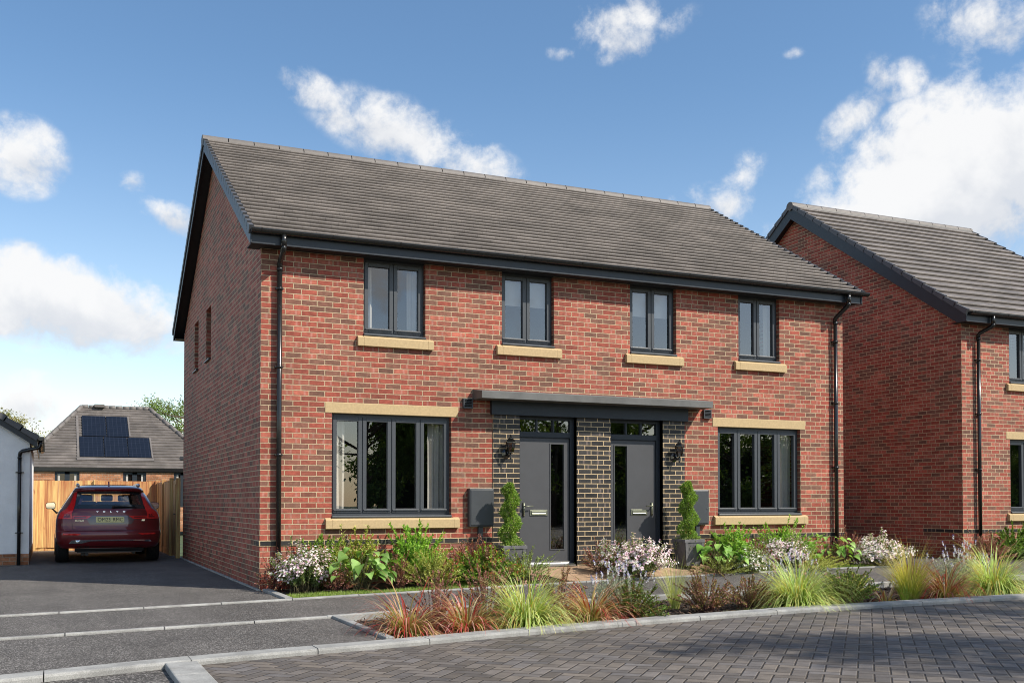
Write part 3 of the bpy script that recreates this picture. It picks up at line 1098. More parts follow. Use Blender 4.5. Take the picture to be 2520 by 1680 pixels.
# black engineering-brick course and porch panels, 12 mm proud
mb = MB(); mb.box(-0.012, 3.487, -0.012, 0.001, 0.600, 0.675); mb.box(-0.0125, 0.001, 0.0012, 0.335, 0.6, 0.675)
mb.build('brick_course', M_BLACK, house)
mb = MB(); mb.box(6.930, W + 0.012, -0.012, 0.001, 0.600, 0.675); mb.build('brick_course', M_BLACK, house)
for (a, b_) in ((3.488, 3.929), (4.921, 5.532), (6.509, 6.929)):
    mb = MB(); mb.box(a, b_, -0.013, 0.131, 0.12, 2.60)
    o = mb.build('brick_pier', M_BLACK, house)
# rooms behind the glass, their dimness put into the near-black colour
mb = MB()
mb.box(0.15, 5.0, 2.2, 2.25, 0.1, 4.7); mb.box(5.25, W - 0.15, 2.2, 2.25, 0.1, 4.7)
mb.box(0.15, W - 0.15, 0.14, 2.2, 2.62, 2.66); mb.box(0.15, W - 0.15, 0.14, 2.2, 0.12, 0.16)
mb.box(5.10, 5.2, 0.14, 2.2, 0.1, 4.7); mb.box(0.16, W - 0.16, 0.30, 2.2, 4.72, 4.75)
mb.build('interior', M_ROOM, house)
YF, ZE, ZR = -0.285, 4.905, 7.63
gable_roof(house, -0.20, W + 0.20, YF, ZE, D / 2, ZR, D - YF, 27, (0.0, W))
yg, zg = eaves(house, -0.20, W + 0.20, YF, ZE, 0.0, ZT, back=D - YF, brk=0.98, gx=(0.0, 0.09))
downpipe(house, 0.245, 0.0, 0.245, yg, zg, 0.12, (4.17, 3.08, 1.86, 0.50), 4.50)
downpipe(house, 10.075, 0.0, 10.145, yg, zg, 0.20, (4.05, 2.96, 1.82, 0.52), 4.44)
window(house, *OPEN['w1'], 2, curtains=((1.50, 1.66, 2.0), (2.20, 2.39, 2.4)), seed=1)
window(house, *OPEN['w2'], 2, blind=4.27, seed=2)
window(house, *OPEN['w3'], 2, blind=4.27, seed=3)
window(house, *OPEN['w4'], 2, curtains=((8.05, 8.16, 1.5), (8.72, 8.87, 2.0)), seed=4)
window(house, *OPEN['g1'], 4, curtains=((1.05, 1.26, 2.4), (2.52, 2.78, 3.0)), lintel=(0.904, 2.92), seed=5)
window(house, *OPEN['g2'], 4, curtains=((7.63, 7.74, 1.5), (9.05, 9.30, 2.5)), lintel=(7.49, 9.438), seed=6)
for (a, b_, c, d) in SLOT:
    mb = MB()
    mb.box(0.10, 0.15, a, b_, c + 0.03, c + 0.08); mb.box(0.10, 0.15, a, b_, d - 0.05, d)
    mb.box(0.10, 0.15, a, a + 0.05, c + 0.08, d - 0.05); mb.box(0.10, 0.15, b_ - 0.05, b_, c + 0.08, d - 0.05)
    mb.prism([(-0.045, c - 0.012), (-0.045, c + 0.012), (0.16, c + 0.034), (0.16, c - 0.012)], 1, a - 0.01, b_ + 0.01)
    wn = mb.build('side_window', M_NAVY, house)
    gl = MB(); gl.face([(0.125, a + 0.04, c + 0.07), (0.125, b_ - 0.04, c + 0.07), (0.125, b_ - 0.04, d - 0.04), (0.125, a + 0.04, d - 0.04)])
    gl.build('glass', M_GLASS, wn)


def front_door(x0, x1, leaf, gpane, hx, lp, hdir):
    z0, z1 = 0.235, 2.60
    yf = 0.080
    mb = MB()
    mb.box(x0, leaf[0] - 0.004, yf, yf + 0.07, z0, z1); mb.box(leaf[1] + 0.004, x1, yf, yf + 0.07, z0, z1)
    mb.box(leaf[0] - 0.004, leaf[1] + 0.004, yf, yf + 0.07, 2.215, 2.300)
    mb.box(leaf[0] - 0.004, leaf[1] + 0.004, yf + 0.012, yf + 0.07, 2.205, 2.2145)
    mb.box(leaf[0] - 0.004, leaf[1] + 0.004, yf, yf + 0.07, 2.485, z1)
    wd = (leaf[1] - leaf[0]) / 3
    for k in (1, 2):
        mb.box(leaf[0] + wd * k - 0.014, leaf[0] + wd * k + 0.014, yf + 0.004, yf + 0.06, 2.300, 2.485)
    fr = mb.build('door_frame', M_NAVY, house, bevel=0.003)
    gl = MB(); gl.face([(leaf[0], yf + 0.035, 2.29), (leaf[1], yf + 0.035, 2.29), (leaf[1], yf + 0.035, 2.49), (leaf[0], yf + 0.035, 2.49)])
    gl.build('fanlight_glass', M_GLASS, fr)
    # leaf, with the tall glazed slot left open
    yl = yf + 0.026
    mb = MB(); gx0, gx1, gz0, gz1 = gpane
    for bx in ((leaf[0], gx0, 0.285, 2.204), (gx1, leaf[1], 0.285, 2.204), (gx0, gx1, 0.285, gz0), (gx0, gx1, gz1, 2.204)):
        mb.box(bx[0], bx[1], yl, yl + 0.045, bx[2], bx[3])
    dr = mb.build('door', M_DOOR, house)
    mb = MB(); t = 0.016
    mb.box(gx0 - t, gx0, yl - 0.008, yl - 0.0005, gz0 - t, gz1 + t); mb.box(gx1, gx1 + t, yl - 0.008, yl - 0.0005, gz0 - t, gz1 + t)
    mb.box(gx0, gx1, yl - 0.008, yl - 0.0005, gz1, gz1 + t); mb.box(gx0, gx1, yl - 0.008, yl - 0.0005, gz0 - t, gz0)
    mb.build('glazing_bead', M_DOOR, dr)
    mb = MB(); mb.face([(gx0, yl + 0.012, gz0), (gx1, yl + 0.012, gz0), (gx1, yl + 0.012, gz1), (gx0, yl + 0.012, gz1)])
    mb.build('glass', M_GLASS, dr)
    mb = MB(); mb.tube([(hx, yl - 0.006, 0.995), (hx, yl - 0.006, 1.20)], 0.021, 12)
    mb.tube([(hx, yl - 0.02, 1.145), (hx, yl - 0.06, 1.145), (hx + hdir * 0.02, yl - 0.066, 1.145), (hx + hdir * 0.135, yl - 0.062, 1.147)], 0.0095, 8)
    mb.tube([(hx, yl - 0.02, 1.03), (hx, yl - 0.034, 1.03)], 0.009, 8)
    mb.build('handle', M_CHROME, dr)
    mb = MB(); a, b_ = lp
    mb.box(a, b_, yl - 0.010, yl - 0.0005, 0.996, 1.090); mb.box(a + 0.022, b_ - 0.022, yl - 0.018, yl - 0.0105, 1.014, 1.072)
    mb.prism([(yl - 0.0182, 1.020), (yl - 0.028, 1.022), (yl - 0.0182, 1.040)], 0, a + 0.03, b_ - 0.03)
    mb.build('letter_plate', M_CHROME, dr, bevel=0.003)
    mb = MB(); mb.prism([(yf + 0.07, 0.215), (-0.03, 0.215), (-0.03, 0.235), (yf + 0.01, 0.262), (yf + 0.01, 0.284), (yf + 0.07, 0.284)], 0, x0 + 0.03, x1 - 0.03)
    mb.build('threshold', M_SILVER, fr)


front_door(3.929, 4.921, (3.985, 4.845), (4.520, 4.748, 0.475, 2.115), 4.052, (4.158, 4.459), 1)
front_door(5.532, 6.509, (5.592, 6.436), (5.668, 5.896, 0.475, 2.115), 6.361, (5.968, 6.274), -1)

# canopy slab with sloping top, navy board under it
mb = MB()
mb.prism([(0.0, 2.742), (-0.375, 2.742), (-0.375, 2.852), (0.0, 2.905)], 0, 3.155, 7.245)
M_CANOPY = simple('lead_grey_grp', (0.115, 0.113, 0.108), 0.55, var=0.18, scale=4, bump=0.06, bscale=30)
can = mb.build('canopy', M_CANOPY, house, bevel=0.004)
mb = MB()
mb.box(3.442, 6.962, -0.075, -0.014, 2.535, 2.741)
mb.build('canopy_fascia', M_NAVY, can)


def air_vent(x0, x1, z0, z1):
    mb = MB(); t = 0.016; y = -0.05
    mb.box(x0, x1, -0.006, 0.0, z0, z1)
    mb.box(x0, x0 + t, y, -0.0065, z0, z1); mb.box(x1 - t, x1, y, -0.0065, z0, z1)
    mb.box(x0 + t, x1 - t, y, -0.0065, z1 - t, z1); mb.box(x0 + t, x1 - t, y, -0.0065, z0, z0 + t)
    n = 5; h = (z1 - z0 - 2 * t) / n
    for k in range(n):
        a = z0 + t + h * k
        mb.prism([(y + 0.002, a), (y + 0.002, a + 0.006), (y + 0.034, a + h * 0.75), (y + 0.034, a + h * 0.55)], 0, x0 + t, x1 - t)
    mb.build('air_vent', M_METALD, house)


air_vent(2.994, 3.144, 2.612, 2.762)
air_vent(7.292, 7.440, 2.600, 2.748)


def meter_box(x0, x1, z0, z1, keyx):
    mb = MB(); mb.box(x0, x1, -0.09, 0.0, z0, z1)
    mb.box(x0 + 0.16, x0 + 0.235, -0.055, 0.0, 0.18, z0 - 0.001)
    m_ = mb.build('meter_box', M_METALD, house, bevel=0.008)
    mb = MB(); mb.box(x0 + 0.022, x1 - 0.022, -0.100, -0.0905, z0 + 0.022, z1 - 0.022)
    mb.tube([(keyx, -0.1005, (z0 + z1) / 2 - 0.03), (keyx, -0.106, (z0 + z1) / 2 - 0.03)], 0.011, 10)
    mb.build('meter_door', M_METALD, m_, bevel=0.005)


meter_box(3.075, 3.470, 0.842, 1.415, 3.425)
meter_box(6.960, 7.352, 0.838, 1.412, 7.31)


def wall_lantern(x, z):
    """six-sided coach lantern on a shield-shaped wall plate"""
    mb = MB()
    # plate: octagonal shield
    mb.lathe([(0.075, 0.0), (0.075, -0.012), (0.050, -0.030), (0.022, -0.038)], (x - 0.03, -0.0131, z - 0.105), 8, axis=1, smooth=False, phase=PI / 8)
    # arm sweeping out and up
    mb.tube([(x - 0.03, -0.05, z - 0.10), (x - 0.005, -0.085, z - 0.135), (x + 0.0, -0.12, z - 0.125), (x, -0.13, z - 0.09)], [0.015, 0.013, 0.012, 0.014], 10)
    mb.lathe([(0.004, -0.19), (0.012, -0.18), (0.016, -0.165), (0.008, -0.15), (0.017, -0.13), (0.010, -0.10)], (x, -0.13, z), 10)
    # body bars and rims
    c = (x, -0.13, z)
    zb, zt, rb, rt = -0.085, 0.065, 0.042, 0.074
    for k in range(6):
        th = 2 * PI * k / 6 + PI / 6
        mb.tube([(x + rb * math.cos(th), -0.13 + rb * math.sin(th), z + zb), (x + rt * math.cos(th), -0.13 + rt * math.sin(th), z + zt)], 0.0045, 6)
    mb.lathe([(0.030, -0.10), (0.046, -0.092), (0.046, -0.082), (0.030, -0.082)], c, 6, smooth=False, phase=PI / 6)
    mb.lathe([(0.060, 0.060), (0.092, 0.062), (0.092, 0.072), (0.078, 0.076), (0.040, 0.125), (0.026, 0.130), (0.026, 0.140), (0.012, 0.160), (0.005, 0.168), (0.011, 0.180), (0.004, 0.192)], c, 6, smooth=False, phase=PI / 6)
    lt = mb.build('wall_lantern', M_BLKGLOSS, house)
    mb = MB()
    for k in range(6):
        a, b_ = 2 * PI * k / 6 + PI / 6, 2 * PI * (k + 1) / 6 + PI / 6
        P = lambda r_, t_, h_: (x + r_ * math.cos(t_), -0.13 + r_ * math.sin(t_), z + h_)
        mb.face([P(rb - 0.003, a, zb), P(rb - 0.003, b_, zb), P(rt - 0.003, b_, zt), P(rt - 0.003, a, zt)])
    mb.build('lantern_glass', M_LAMPGLASS, lt)


wall_lantern(3.728, 2.045)
wall_lantern(6.748, 2.045)

# ---- the similar house to the right
RX, RY = 13.735, 0.50
RW, RD = 5.52, 9.80
house2 = thing('detached_house', 'red brick house at the right edge with a plain windowless gable', 'house', (RX, RY, 0))
mb = MB()
op2 = [(1.31, 2.20, 3.60, ZT), (1.31, 3.12, 0.98, 2.475), (3.9, 4.8, 3.6, ZT)]
wall_grid(mb, 1, 0.0, 0, RW, -0.2, ZT + 0.03, op2, 0.13)
wall_grid(mb, 0, 0.0, 0, RD, -0.2, ZT + 0.055, [], 0.1)
R2m = RD / 2; R2z = 8.33
gable_tri(mb, 0.0, 0, RD, ZT + 0.055, R2m, R2z - 0.18)
wall_grid(mb, 0, RW, 0, RD, -0.2, ZT + 0.03, [], 0.1)
gable_tri(mb, RW, 0, RD, ZT + 0.03, R2m, R2z - 0.2)
wall_grid(mb, 1, RD, 0, RW, -0.2, ZT + 0.03, [], 0.1)
mb.build('wall', M_BRICK, house2)
mb = MB(); mb.box(-0.012, RW, -0.012, 0.001, 0.600, 0.675); mb.box(-0.0125, 0.001, 0.002, 1.0, 0.6, 0.675)
mb.build('brick_course', M_BLACK, house2)
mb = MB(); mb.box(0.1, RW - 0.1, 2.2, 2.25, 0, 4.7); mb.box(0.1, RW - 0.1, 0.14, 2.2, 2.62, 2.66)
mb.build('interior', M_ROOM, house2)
gable_roof(house2, -0.17, RW + 0.17, YF, ZE, R2m, R2z, RD - YF, 19, (0.0, RW), barge_drop=0.27, seed=11, capv=0.040)
yg2, zg2 = eaves(house2, -0.17, RW + 0.17, YF, ZE, 0.0, ZT, brk=0.9, gx=(-0.06, 0))
downpipe(house2, 0.395, 0.0, 0.50, yg2, zg2, 0.12, (4.02, 2.95, 1.85, 0.47), 4.50)
window(house2, *op2[0], 2, curtains=(), seed=7)
window(house2, *op2[1], 4, lintel=(1.30 - 0.10, 3.22), seed=8)
window(house2, *op2[2], 2, seed=9)

# ---- white rendered bungalow at the left
bung = thing('white_bungalow', 'white rendered bungalow with orange brick plinth at the left edge of the photo', 'house', (-2.99, 7.64, 0))
bw_, bd_ = 6.4, 5.9
ZB = 2.40; SL = 0.66
mb = MB()
mb.face([(-bw_, 0, 0.215), (0, 0, 0.215), (0, 0, ZB), (-bw_ / 2, 0, ZB + SL * bw_ / 2), (-bw_, 0, ZB)])
mb.face([(0, 0, 0.215), (0, bd_, 0.215), (0, bd_, ZB), (0, 0, ZB)])
mb.face([(-bw_, bd_, 0.215), (0, bd_, 0.215), (0, bd_, ZB), (-bw_ / 2, bd_, ZB + SL * bw_ / 2), (-bw_, bd_, ZB)])
mb.face([(-bw_, 0, 0.215), (-bw_, bd_, 0.215), (-bw_, bd_, ZB), (-bw_, 0, ZB)])
mb.build('wall', M_RENDER, bung)
mb = MB(); mb.box(-bw_ - 0.005, 0.006, -0.006, bd_, -0.1, 0.215)
mb.build('plinth', M_ORANGE, bung)
# roof: ridge runs back, verge to the front
roofb = None
V = []; F = []; C = []
e = 0.13
xr = -bw_ / 2; zr = ZB + SL * bw_ / 2 + 0.10
zeb = ZB + 0.06 - 0.0
for (xe, sg) in ((e, -1), (-bw_ - e, 1)):
    dxl = xr - xe; dzl = zr - zeb
    L = math.hypot(dxl, dzl)
    v, f, c = tile_slope(-bd_ - 0.1, 0.13, (xe, zeb), (dxl / L, dzl / L), (abs(dzl / L) * (1 if xe > xr else -1), abs(dxl / L)), 12, L, seed=21)
    o_ = len(V); V += [(p[1], -p[0], p[2]) for p in v]; C += c; F += [tuple(a + o_ for a in q) for q in f]
roofb = mesh_np('roof', V, F, M_TILE, bung, C)
mb = MB()
for (xe, sg) in ((e, 1), (-bw_ - e, -1)):
    mb.prism([(xe, zeb - 0.01), (xr, zr - 0.01), (xr, zr - 0.20), (xe, zeb - 0.20)], 1, -0.115, -0.09)
    mb.face([(xe, -0.09, zeb - 0.11), (xe, 0.02, zeb - 0.11), (xr, 0.02, zr - 0.11), (xr, -0.09, zr - 0.11)])
mb.box(e - 0.02, e + 0.003, -0.09, bd_, zeb - 0.20, zeb - 0.02)
mb.build('barge_board', M_NAVY, roofb)
mb = MB()
dxl = xr - e; dzl = zr - zeb; L = math.hypot(dxl, dzl); ux, uz = dxl / L, dzl / L
for k in range(12):
    s0, s1 = L / 12 * k - 0.02, L / 12 * (k + 1) + 0.005
    pts = [(e + ux * s + (-uz) * -h * 1.0, zeb + uz * s + abs(ux) * h) for s, h in ((s0, -0.07), (s0, 0.045), (s1, 0.02), (s1, -0.07))]
    mb.prism(pts, 1, -0.155, -0.10)
mb.build('verge_cap', M_VERGE, roofb)
mb = MB(); r = 0.062
n = 10
for yy_ in ((-0.13, bd_ - 0.05),):
    i = len(mb.v)
    for y in yy_:
        for k in range(n + 1):
            th = PI + PI * k / n
            mb.v.append((e + 0.055 + r * math.cos(th), y, zeb + 0.01 + r * math.sin(th) * 1.25))
    for k in range(n):
        mb.f.append((i + k, i + n + 1 + k, i + n + 2 + k, i + k + 1)); mb.sm.append(True); mb.mi.append(0)
    mb.face([(e + 0.055 + r * math.cos(PI + PI * k / n), -0.13, zeb + 0.01 + r * math.sin(PI + PI * k / n) * 1.25) for k in range(n + 1)])
for k in range(6):
    mb.box(e - 0.012, e + 0.122, 0.1 + 0.85 * k, 0.125 + 0.85 * k, zeb - 0.08, zeb + 0.016)
mb.build('gutter', M_GUTTER, bung)
mb = MB()
gxx = e + 0.055
mb.tube([(gxx, -0.06, zeb - 0.05), (gxx, -0.06, zeb - 0.16), (gxx - 0.03, -0.062, zeb - 0.20), (-0.13, -0.07, zeb - 0.27), (-0.165, -0.075, zeb - 0.30), (-0.175, -0.075, zeb - 0.36)], 0.036, 12)
mb.tube([(-0.175, -0.075, zeb - 0.34), (-0.175, -0.075, 0.0)], 0.034, 12)
for z in (1.78, 0.62, 2.06):
    mb.tube([(-0.175, -0.075, z - 0.012), (-0.175, -0.075, z + 0.012)], 0.042, 12)
for z in (1.78, 0.62):
    mb.box(-0.245, -0.105, -0.05, -0.001, z - 0.008, z + 0.008)
mb.build('downpipe', M_GUTTER, bung)

# ---- hip-roofed bungalow far behind the fence
back = thing('hip_roofed_house', 'orange brick house behind the fence with a grey hipped roof and solar panels', 'house', (0, 30.0, 0))
bx0, bx1 = -3.45, 3.6
mb = MB()
wall_grid(mb, 1, 0.0, bx0, bx1, 0, 2.50, [(-2.42, -1.52, 1.0, 2.42), (0.10, 0.98, 1.0, 2.42), (2.05, 2.75, 1.0, 2.42)], 0.1)
wall_grid(mb, 0, bx0, 0, 8, 0, 2.5, [], 0.1); wall_grid(mb, 0, bx1, 0, 8, 0, 2.5, [], 0.1)
mb.build('wall', M_ORANGE, back)
ex0, ex1, eyf, eyb, ez = -3.75, 3.9, -0.03, 8.3, 2.57
rx0, rx1, ry, rz_ = -1.36, 1.42, 4.0, 5.30
V = []; F = []; C = []
L = math.hypot(ry - eyf, rz_ - ez); al = ((ry - eyf) / L, (rz_ - ez) / L); up = (-al[1], al[0]); nc = 22
rngb = np.random.default_rng(5)
for k in range(nc):
    t0, t1 = k / nc, (k + 1) / nc
    prof = [(0.0, 0.003), (0.0, 0.035), (0.03, 0.045), (L / nc, 0.006)]
    for q in range(24):
        a0, a1 = q / 24, (q + 1) / 24
        col = float(rngb.uniform(0.70, 0.88)); i = len(V)
        for s, h in prof:
            t = min(1.0, t0 + s / L)
            xl, xr_ = ex0 + (rx0 - ex0) * t, ex1 + (rx1 - ex1) * t
            for a in (a0, a1):
                V.append((xl + (xr_ - xl) * a, eyf + al[0] * (t * L) + up[0] * h, ez + al[1] * (t * L) + up[1] * h)); C.append((col,) * 3)
        for z_ in range(3):
            F.append((i + 2 * z_, i + 2 * z_ + 1, i + 2 * z_ + 3, i + 2 * z_ + 2))
for tri in (((ex0, eyf, ez), (rx0, ry, rz_), (ex0, eyb, ez), (ex0, eyb, ez)), ((ex1, eyf, ez), (ex1, eyb, ez), (rx1, ry, rz_), (rx1, ry, rz_)), ((ex0, eyb, ez), (ex1, eyb, ez), (rx1, ry, rz_), (rx0, ry, rz_))):
    i = len(V); V += list(tri); C += [(1, 1, 1)] * 4; F.append((i, i + 1, i + 2, i + 3))
rb = mesh_np('roof', V, F, M_TILE, back, C)
mb = MB()
for (a, b_) in (((ex0, eyf, ez), (rx0, ry, rz_)), ((ex1, eyf, ez), (rx1, ry, rz_)), ((rx0, ry, rz_), (rx1, ry, rz_))):
    A, B = Vector(a), Vector(b_); n = 10
    for k in range(n):
        p, q = A.lerp(B, k / n), A.lerp(B, (k + 0.94) / n)
        mb.tube([p + Vector((0, 0, 0.02)), q + Vector((0, 0, 0.035))], 0.10, 8)
mb.box(-0.85, -0.45, 3.7, 4.3, rz_ + 0.02, rz_ + 0.14)
mb.build('ridge', M_RIDGE, rb)


def on_slope(x, t, h): return (x, eyf + al[0] * t * L + up[0] * h, ez + al[1] * t * L + up[1] * h)


for (xa, xb, ta, tb) in ((-1.50, -0.59, 0.15, 0.47), (-0.555, 0.33, 0.15, 0.47), (0.365, 1.22, 0.15, 0.47), (-1.37, -0.445, 0.482, 0.825), (-0.41, 0.43, 0.482, 0.825)):
    mb = MB()
    i = len(mb.v)
    for h in (0.05, 0.085):
        sh = 0.06
        mb.v += [on_slope(xa, ta, h), on_slope(xb, ta, h), on_slope(xb, tb, h), on_slope(xa, tb, h)]
    for q in ((4, 5, 6, 7), (0, 1, 5, 4), (1, 2, 6, 5), (2, 3, 7, 6), (3, 0, 4, 7)):
        mb.f.append(tuple(i + a for a in q)); mb.sm.append(False); mb.mi.append(0)
    mb.build('solar_panel', M_SOLAR, back)
for (xa, xb, ta, tb) in ((-1.62, 1.32, 0.105, 0.146), (-1.60, -1.51, 0.15, 0.84), (0.45, 0.51, 0.50, 0.84), (1.24, 1.30, 0.15, 0.48)):
    mb = MB(); mb.face([on_slope(xa, ta, 0.06), on_slope(xb, ta, 0.06), on_slope(xb, tb, 0.06), on_slope(xa, tb, 0.06)])
    mb.build('panel_flashing', M_RIDGE, back)
mb = MB(); mb.face([on_slope(2.35, 0.13, 0.06), on_slope(2.6, 0.13, 0.06), on_slope(2.6, 0.17, 0.10), on_slope(2.35, 0.17, 0.10)])
mb.build('roof_vent', M_PLASTIC, back)
mb = MB(); mb.box(ex0, ex1, eyf - 0.06, eyf + 0.02, ez - 0.13, ez - 0.0); mb.box(ex0, ex1, eyf + 0.02, 0.1, ez - 0.16, ez - 0.13)
mb.build('gutter', M_GUTTER, back)
for (a, b_) in ((-2.42, -1.52), (0.10, 0.98), (2.05, 2.75)):
    mb = MB(); t = 0.09; m_ = (a + b_) / 2
    mb.box(a, a + t, 0.03, 0.1, 1.0, 2.42); mb.box(b_ - t, b_, 0.03, 0.1, 1.0, 2.42); mb.box(m_ - t, m_ + t, 0.03, 0.1, 1.0, 2.42)
    mb.box(a + t, b_ - t, 0.03, 0.1, 2.33, 2.42)
    wn = mb.build('window', M_NAVY, back)
    mb = MB(); mb.face([(a, 0.08, 1.0), (b_, 0.08, 1.0), (b_, 0.08, 2.4), (a, 0.08, 2.4)])
    mb.build('glass', M_BLKGLOSS, wn)
    mb = MB()
    for c in (a + t + 0.02, b_ - t - 0.10):
        mb.box(c, c + 0.08, 0.06, 0.075, 1.0, 2.33)
    mb.build('curtain', M_CURTAIN, wn)

# ---- timber fences and gate
fen = thing('timber_fence', 'pale timber boarded fence standing behind the dark red car', 'fence', (0, 13.75, 0))
mb = MB(); rng = random.Random(4)
x = -3.05
while x < -0.05:
    j = rng.uniform(-0.006, 0.006)
    mb.box(x, x + 0.122, j, 0.02 + j, 0.075 + rng.uniform(0, 0.015), 1.745 + rng.uniform(-0.006, 0.006))
    x += 0.125
mb.build('board_panel', M_WOODX, fen)
for xx in (-2.98, -1.56, -0.08):
    mb = MB(); mb.box(xx - 0.05, xx + 0.05, -0.06, -0.008, 0, 1.77 if xx > -2 else 1.74); mb.build('post', M_WOODX, fen, bevel=0.005)
mb = MB(); mb.box(-3.0, -0.05, 0.021, 0.05, 0.0, 0.14); mb.build('gravel_board', M_WOODX, fen)
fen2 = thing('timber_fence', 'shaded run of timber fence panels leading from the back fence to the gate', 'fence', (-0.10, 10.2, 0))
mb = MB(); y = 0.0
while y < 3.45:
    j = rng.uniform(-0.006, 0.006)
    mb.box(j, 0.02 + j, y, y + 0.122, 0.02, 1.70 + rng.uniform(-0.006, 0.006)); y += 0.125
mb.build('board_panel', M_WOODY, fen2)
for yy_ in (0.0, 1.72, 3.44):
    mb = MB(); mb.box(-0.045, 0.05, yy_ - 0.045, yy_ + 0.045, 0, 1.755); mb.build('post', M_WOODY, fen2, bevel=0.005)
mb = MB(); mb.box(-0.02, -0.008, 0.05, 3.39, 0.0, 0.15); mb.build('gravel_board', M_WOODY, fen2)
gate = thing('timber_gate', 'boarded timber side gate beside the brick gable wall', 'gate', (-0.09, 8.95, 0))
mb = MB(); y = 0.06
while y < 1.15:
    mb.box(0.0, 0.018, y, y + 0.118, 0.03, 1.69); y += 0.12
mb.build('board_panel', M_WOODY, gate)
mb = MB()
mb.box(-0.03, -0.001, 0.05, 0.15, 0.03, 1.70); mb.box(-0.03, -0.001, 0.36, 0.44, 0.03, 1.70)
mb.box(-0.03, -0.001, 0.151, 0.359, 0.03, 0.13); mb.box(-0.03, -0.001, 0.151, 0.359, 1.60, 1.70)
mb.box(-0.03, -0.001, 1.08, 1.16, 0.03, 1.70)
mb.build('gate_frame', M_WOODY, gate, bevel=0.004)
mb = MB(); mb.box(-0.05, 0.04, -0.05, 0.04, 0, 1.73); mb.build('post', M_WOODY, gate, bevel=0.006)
mb = MB(); mb.box(-0.042, -0.031, 0.115, 0.135, 0.86, 1.02); mb.tube([(-0.036, 0.125, 0.95), (-0.075, 0.125, 0.95), (-0.078, 0.17, 0.95)], 0.009, 8)
mb.build('latch', M_GUTTER, gate)


# ------------------------------------------------------------------ the parked estate cars
def paint(name, col):
    m, nb, b = new_mat(name)
    b.inputs['Base Color'].default_value = col + (1,)
    b.inputs['Metallic'].default_value = 0.15
    b.inputs['Roughness'].default_value = 0.32
    b.inputs['Coat Weight'].default_value = 1.0
    b.inputs['Coat Roughness'].default_value = 0.02
    fl = nb.noise(nb.obj(), 900.0, 1.0)
    f = nb.smooth(fl, 0.4, 0.7, 0.85, 1.25)
    nb.put(b.inputs['Base Color'], nb.mix(1.0, col + (1,), nb.xyz(f, f, f), 'MULTIPLY'))
    return m


M_RED = paint('dark_red_paint', (0.15, 0.005, 0.009))
M_BLUE = paint('dark_blue_paint', (0.010, 0.022, 0.11))
M_LENS = simple('red_lens', (0.75, 0.022, 0.022), 0.12, var=0.05, scale=40, coat=1.0)
M_LENSD = simple('dark_red_lens', (0.20, 0.008, 0.012), 0.12, coat=1.0)
M_FRIT = simple('black_glass_border', (0.022, 0.028, 0.030), 0.06, spec=0.7)
M_PLATE = simple('yellow_plate', (0.92, 0.86, 0.42), 0.4, var=0.02)
M_TEXT = simple('plate_black', (0.02, 0.025, 0.05), 0.6, var=0.0)
M_MIRROR = simple('mirror_glass', (0.85, 0.87, 0.9), 0.03, metal=1.0, var=0.0)

ROWS = [(0.300, 0.880, 0.120, 4.60), (0.330, 0.930, 0.055, 4.65), (0.400, 0.962, 0.018, 4.68), (0.470, 0.978, 0.004, 4.70), (0.560, 0.986, 0.000, 4.70),
        (0.620, 0.988, 0.000, 4.70), (0.640, 0.988, 0.030, 4.70), (0.655, 0.988, 0.055, 4.70), (0.760, 0.985, 0.058, 4.68), (0.860, 0.978, 0.064, 4.62), (0.950, 0.958, 0.074, 4.45), (1.020, 0.930, 0.090, 4.10),
        (1.065, 0.905, 0.120, 3.30), (1.090, 0.885, 0.150, 3.15), (1.150, 0.850, 0.205, 2.98), (1.280, 0.770, 0.315, 2.62), (1.390, 0.700, 0.415, 2.30),
        (1.418, 0.682, 0.440, 2.22), (1.428, 0.678, 0.350, 2.18), (1.470, 0.650, 0.335, 2.05), (1.500, 0.625, 0.390, 1.95), (1.535, 0.575, 0.60, 1.80), (1.555, 0.49, 0.85, 1.6), (1.562, 0.30, 1.05, 1.45)]
_z = [r[0] for r in ROWS]
CD = 0.55; PW = 3.4


def rear_y(x, z):
    w_ = np.interp(z, _z, [r[1] for r in ROWS]); yr = np.interp(z, _z, [r[2] for r in ROWS])
    a = min(0.9999, abs(x) / w_)
    c = a ** (PW / 2); s = math.sqrt(max(0.0, 1 - c * c))
    return yr + CD * (1 - s ** (2 / PW))


def car_body(cut=True):
    mb = MB(); N = 26
    rings = []
    for z, w_, yr, yf in ROWS:
        i = len(mb.v); k = 0
        for half in (0, 1):
            for q in range(N + 1):
                ph = PI * q / N
                c, s = math.cos(ph), max(0.0, math.sin(ph))
                x = w_ * math.copysign(abs(c) ** (2 / PW), c)
                if half == 0:
                    y = yr + CD * (1 - s ** (2 / PW))
                else:
                    x = -x; y = yf - CD * 1.1 * (1 - s ** (2 / PW))
                mb.v.append((x, y, z)); k += 1
        rings.append((i, k))
    for r1, r2 in zip(range(len(rings) - 1), range(1, len(rings))):
        a, n = rings[r1]; b_ = rings[r2][0]
        for k in range(n):
            k2 = (k + 1) % n
            if cut:
                zs = ROWS[r1][0], ROWS[r2][0]
                xs = [mb.v[a + k][0], mb.v[a + k2][0]]; ys = mb.v[a + k][1]
                if zs[0] > 1.14 and zs[1] < 1.40 and max(abs(q) for q in xs) < 0.60 and (k < N or k > N + 1):
                    continue
            mb.f.append((a + k, a + k2, b_ + k2, b_ + k)); mb.sm.append(True); mb.mi.append(0)
    a, n = rings[-1]
    mb.f.append(tuple(a + k for k in range(n))); mb.sm.append(True); mb.mi.append(0)
    a, n = rings[0]
    mb.f.append(tuple(a + k for k in range(n))); mb.sm.append(False); mb.mi.append(0)
    return mb


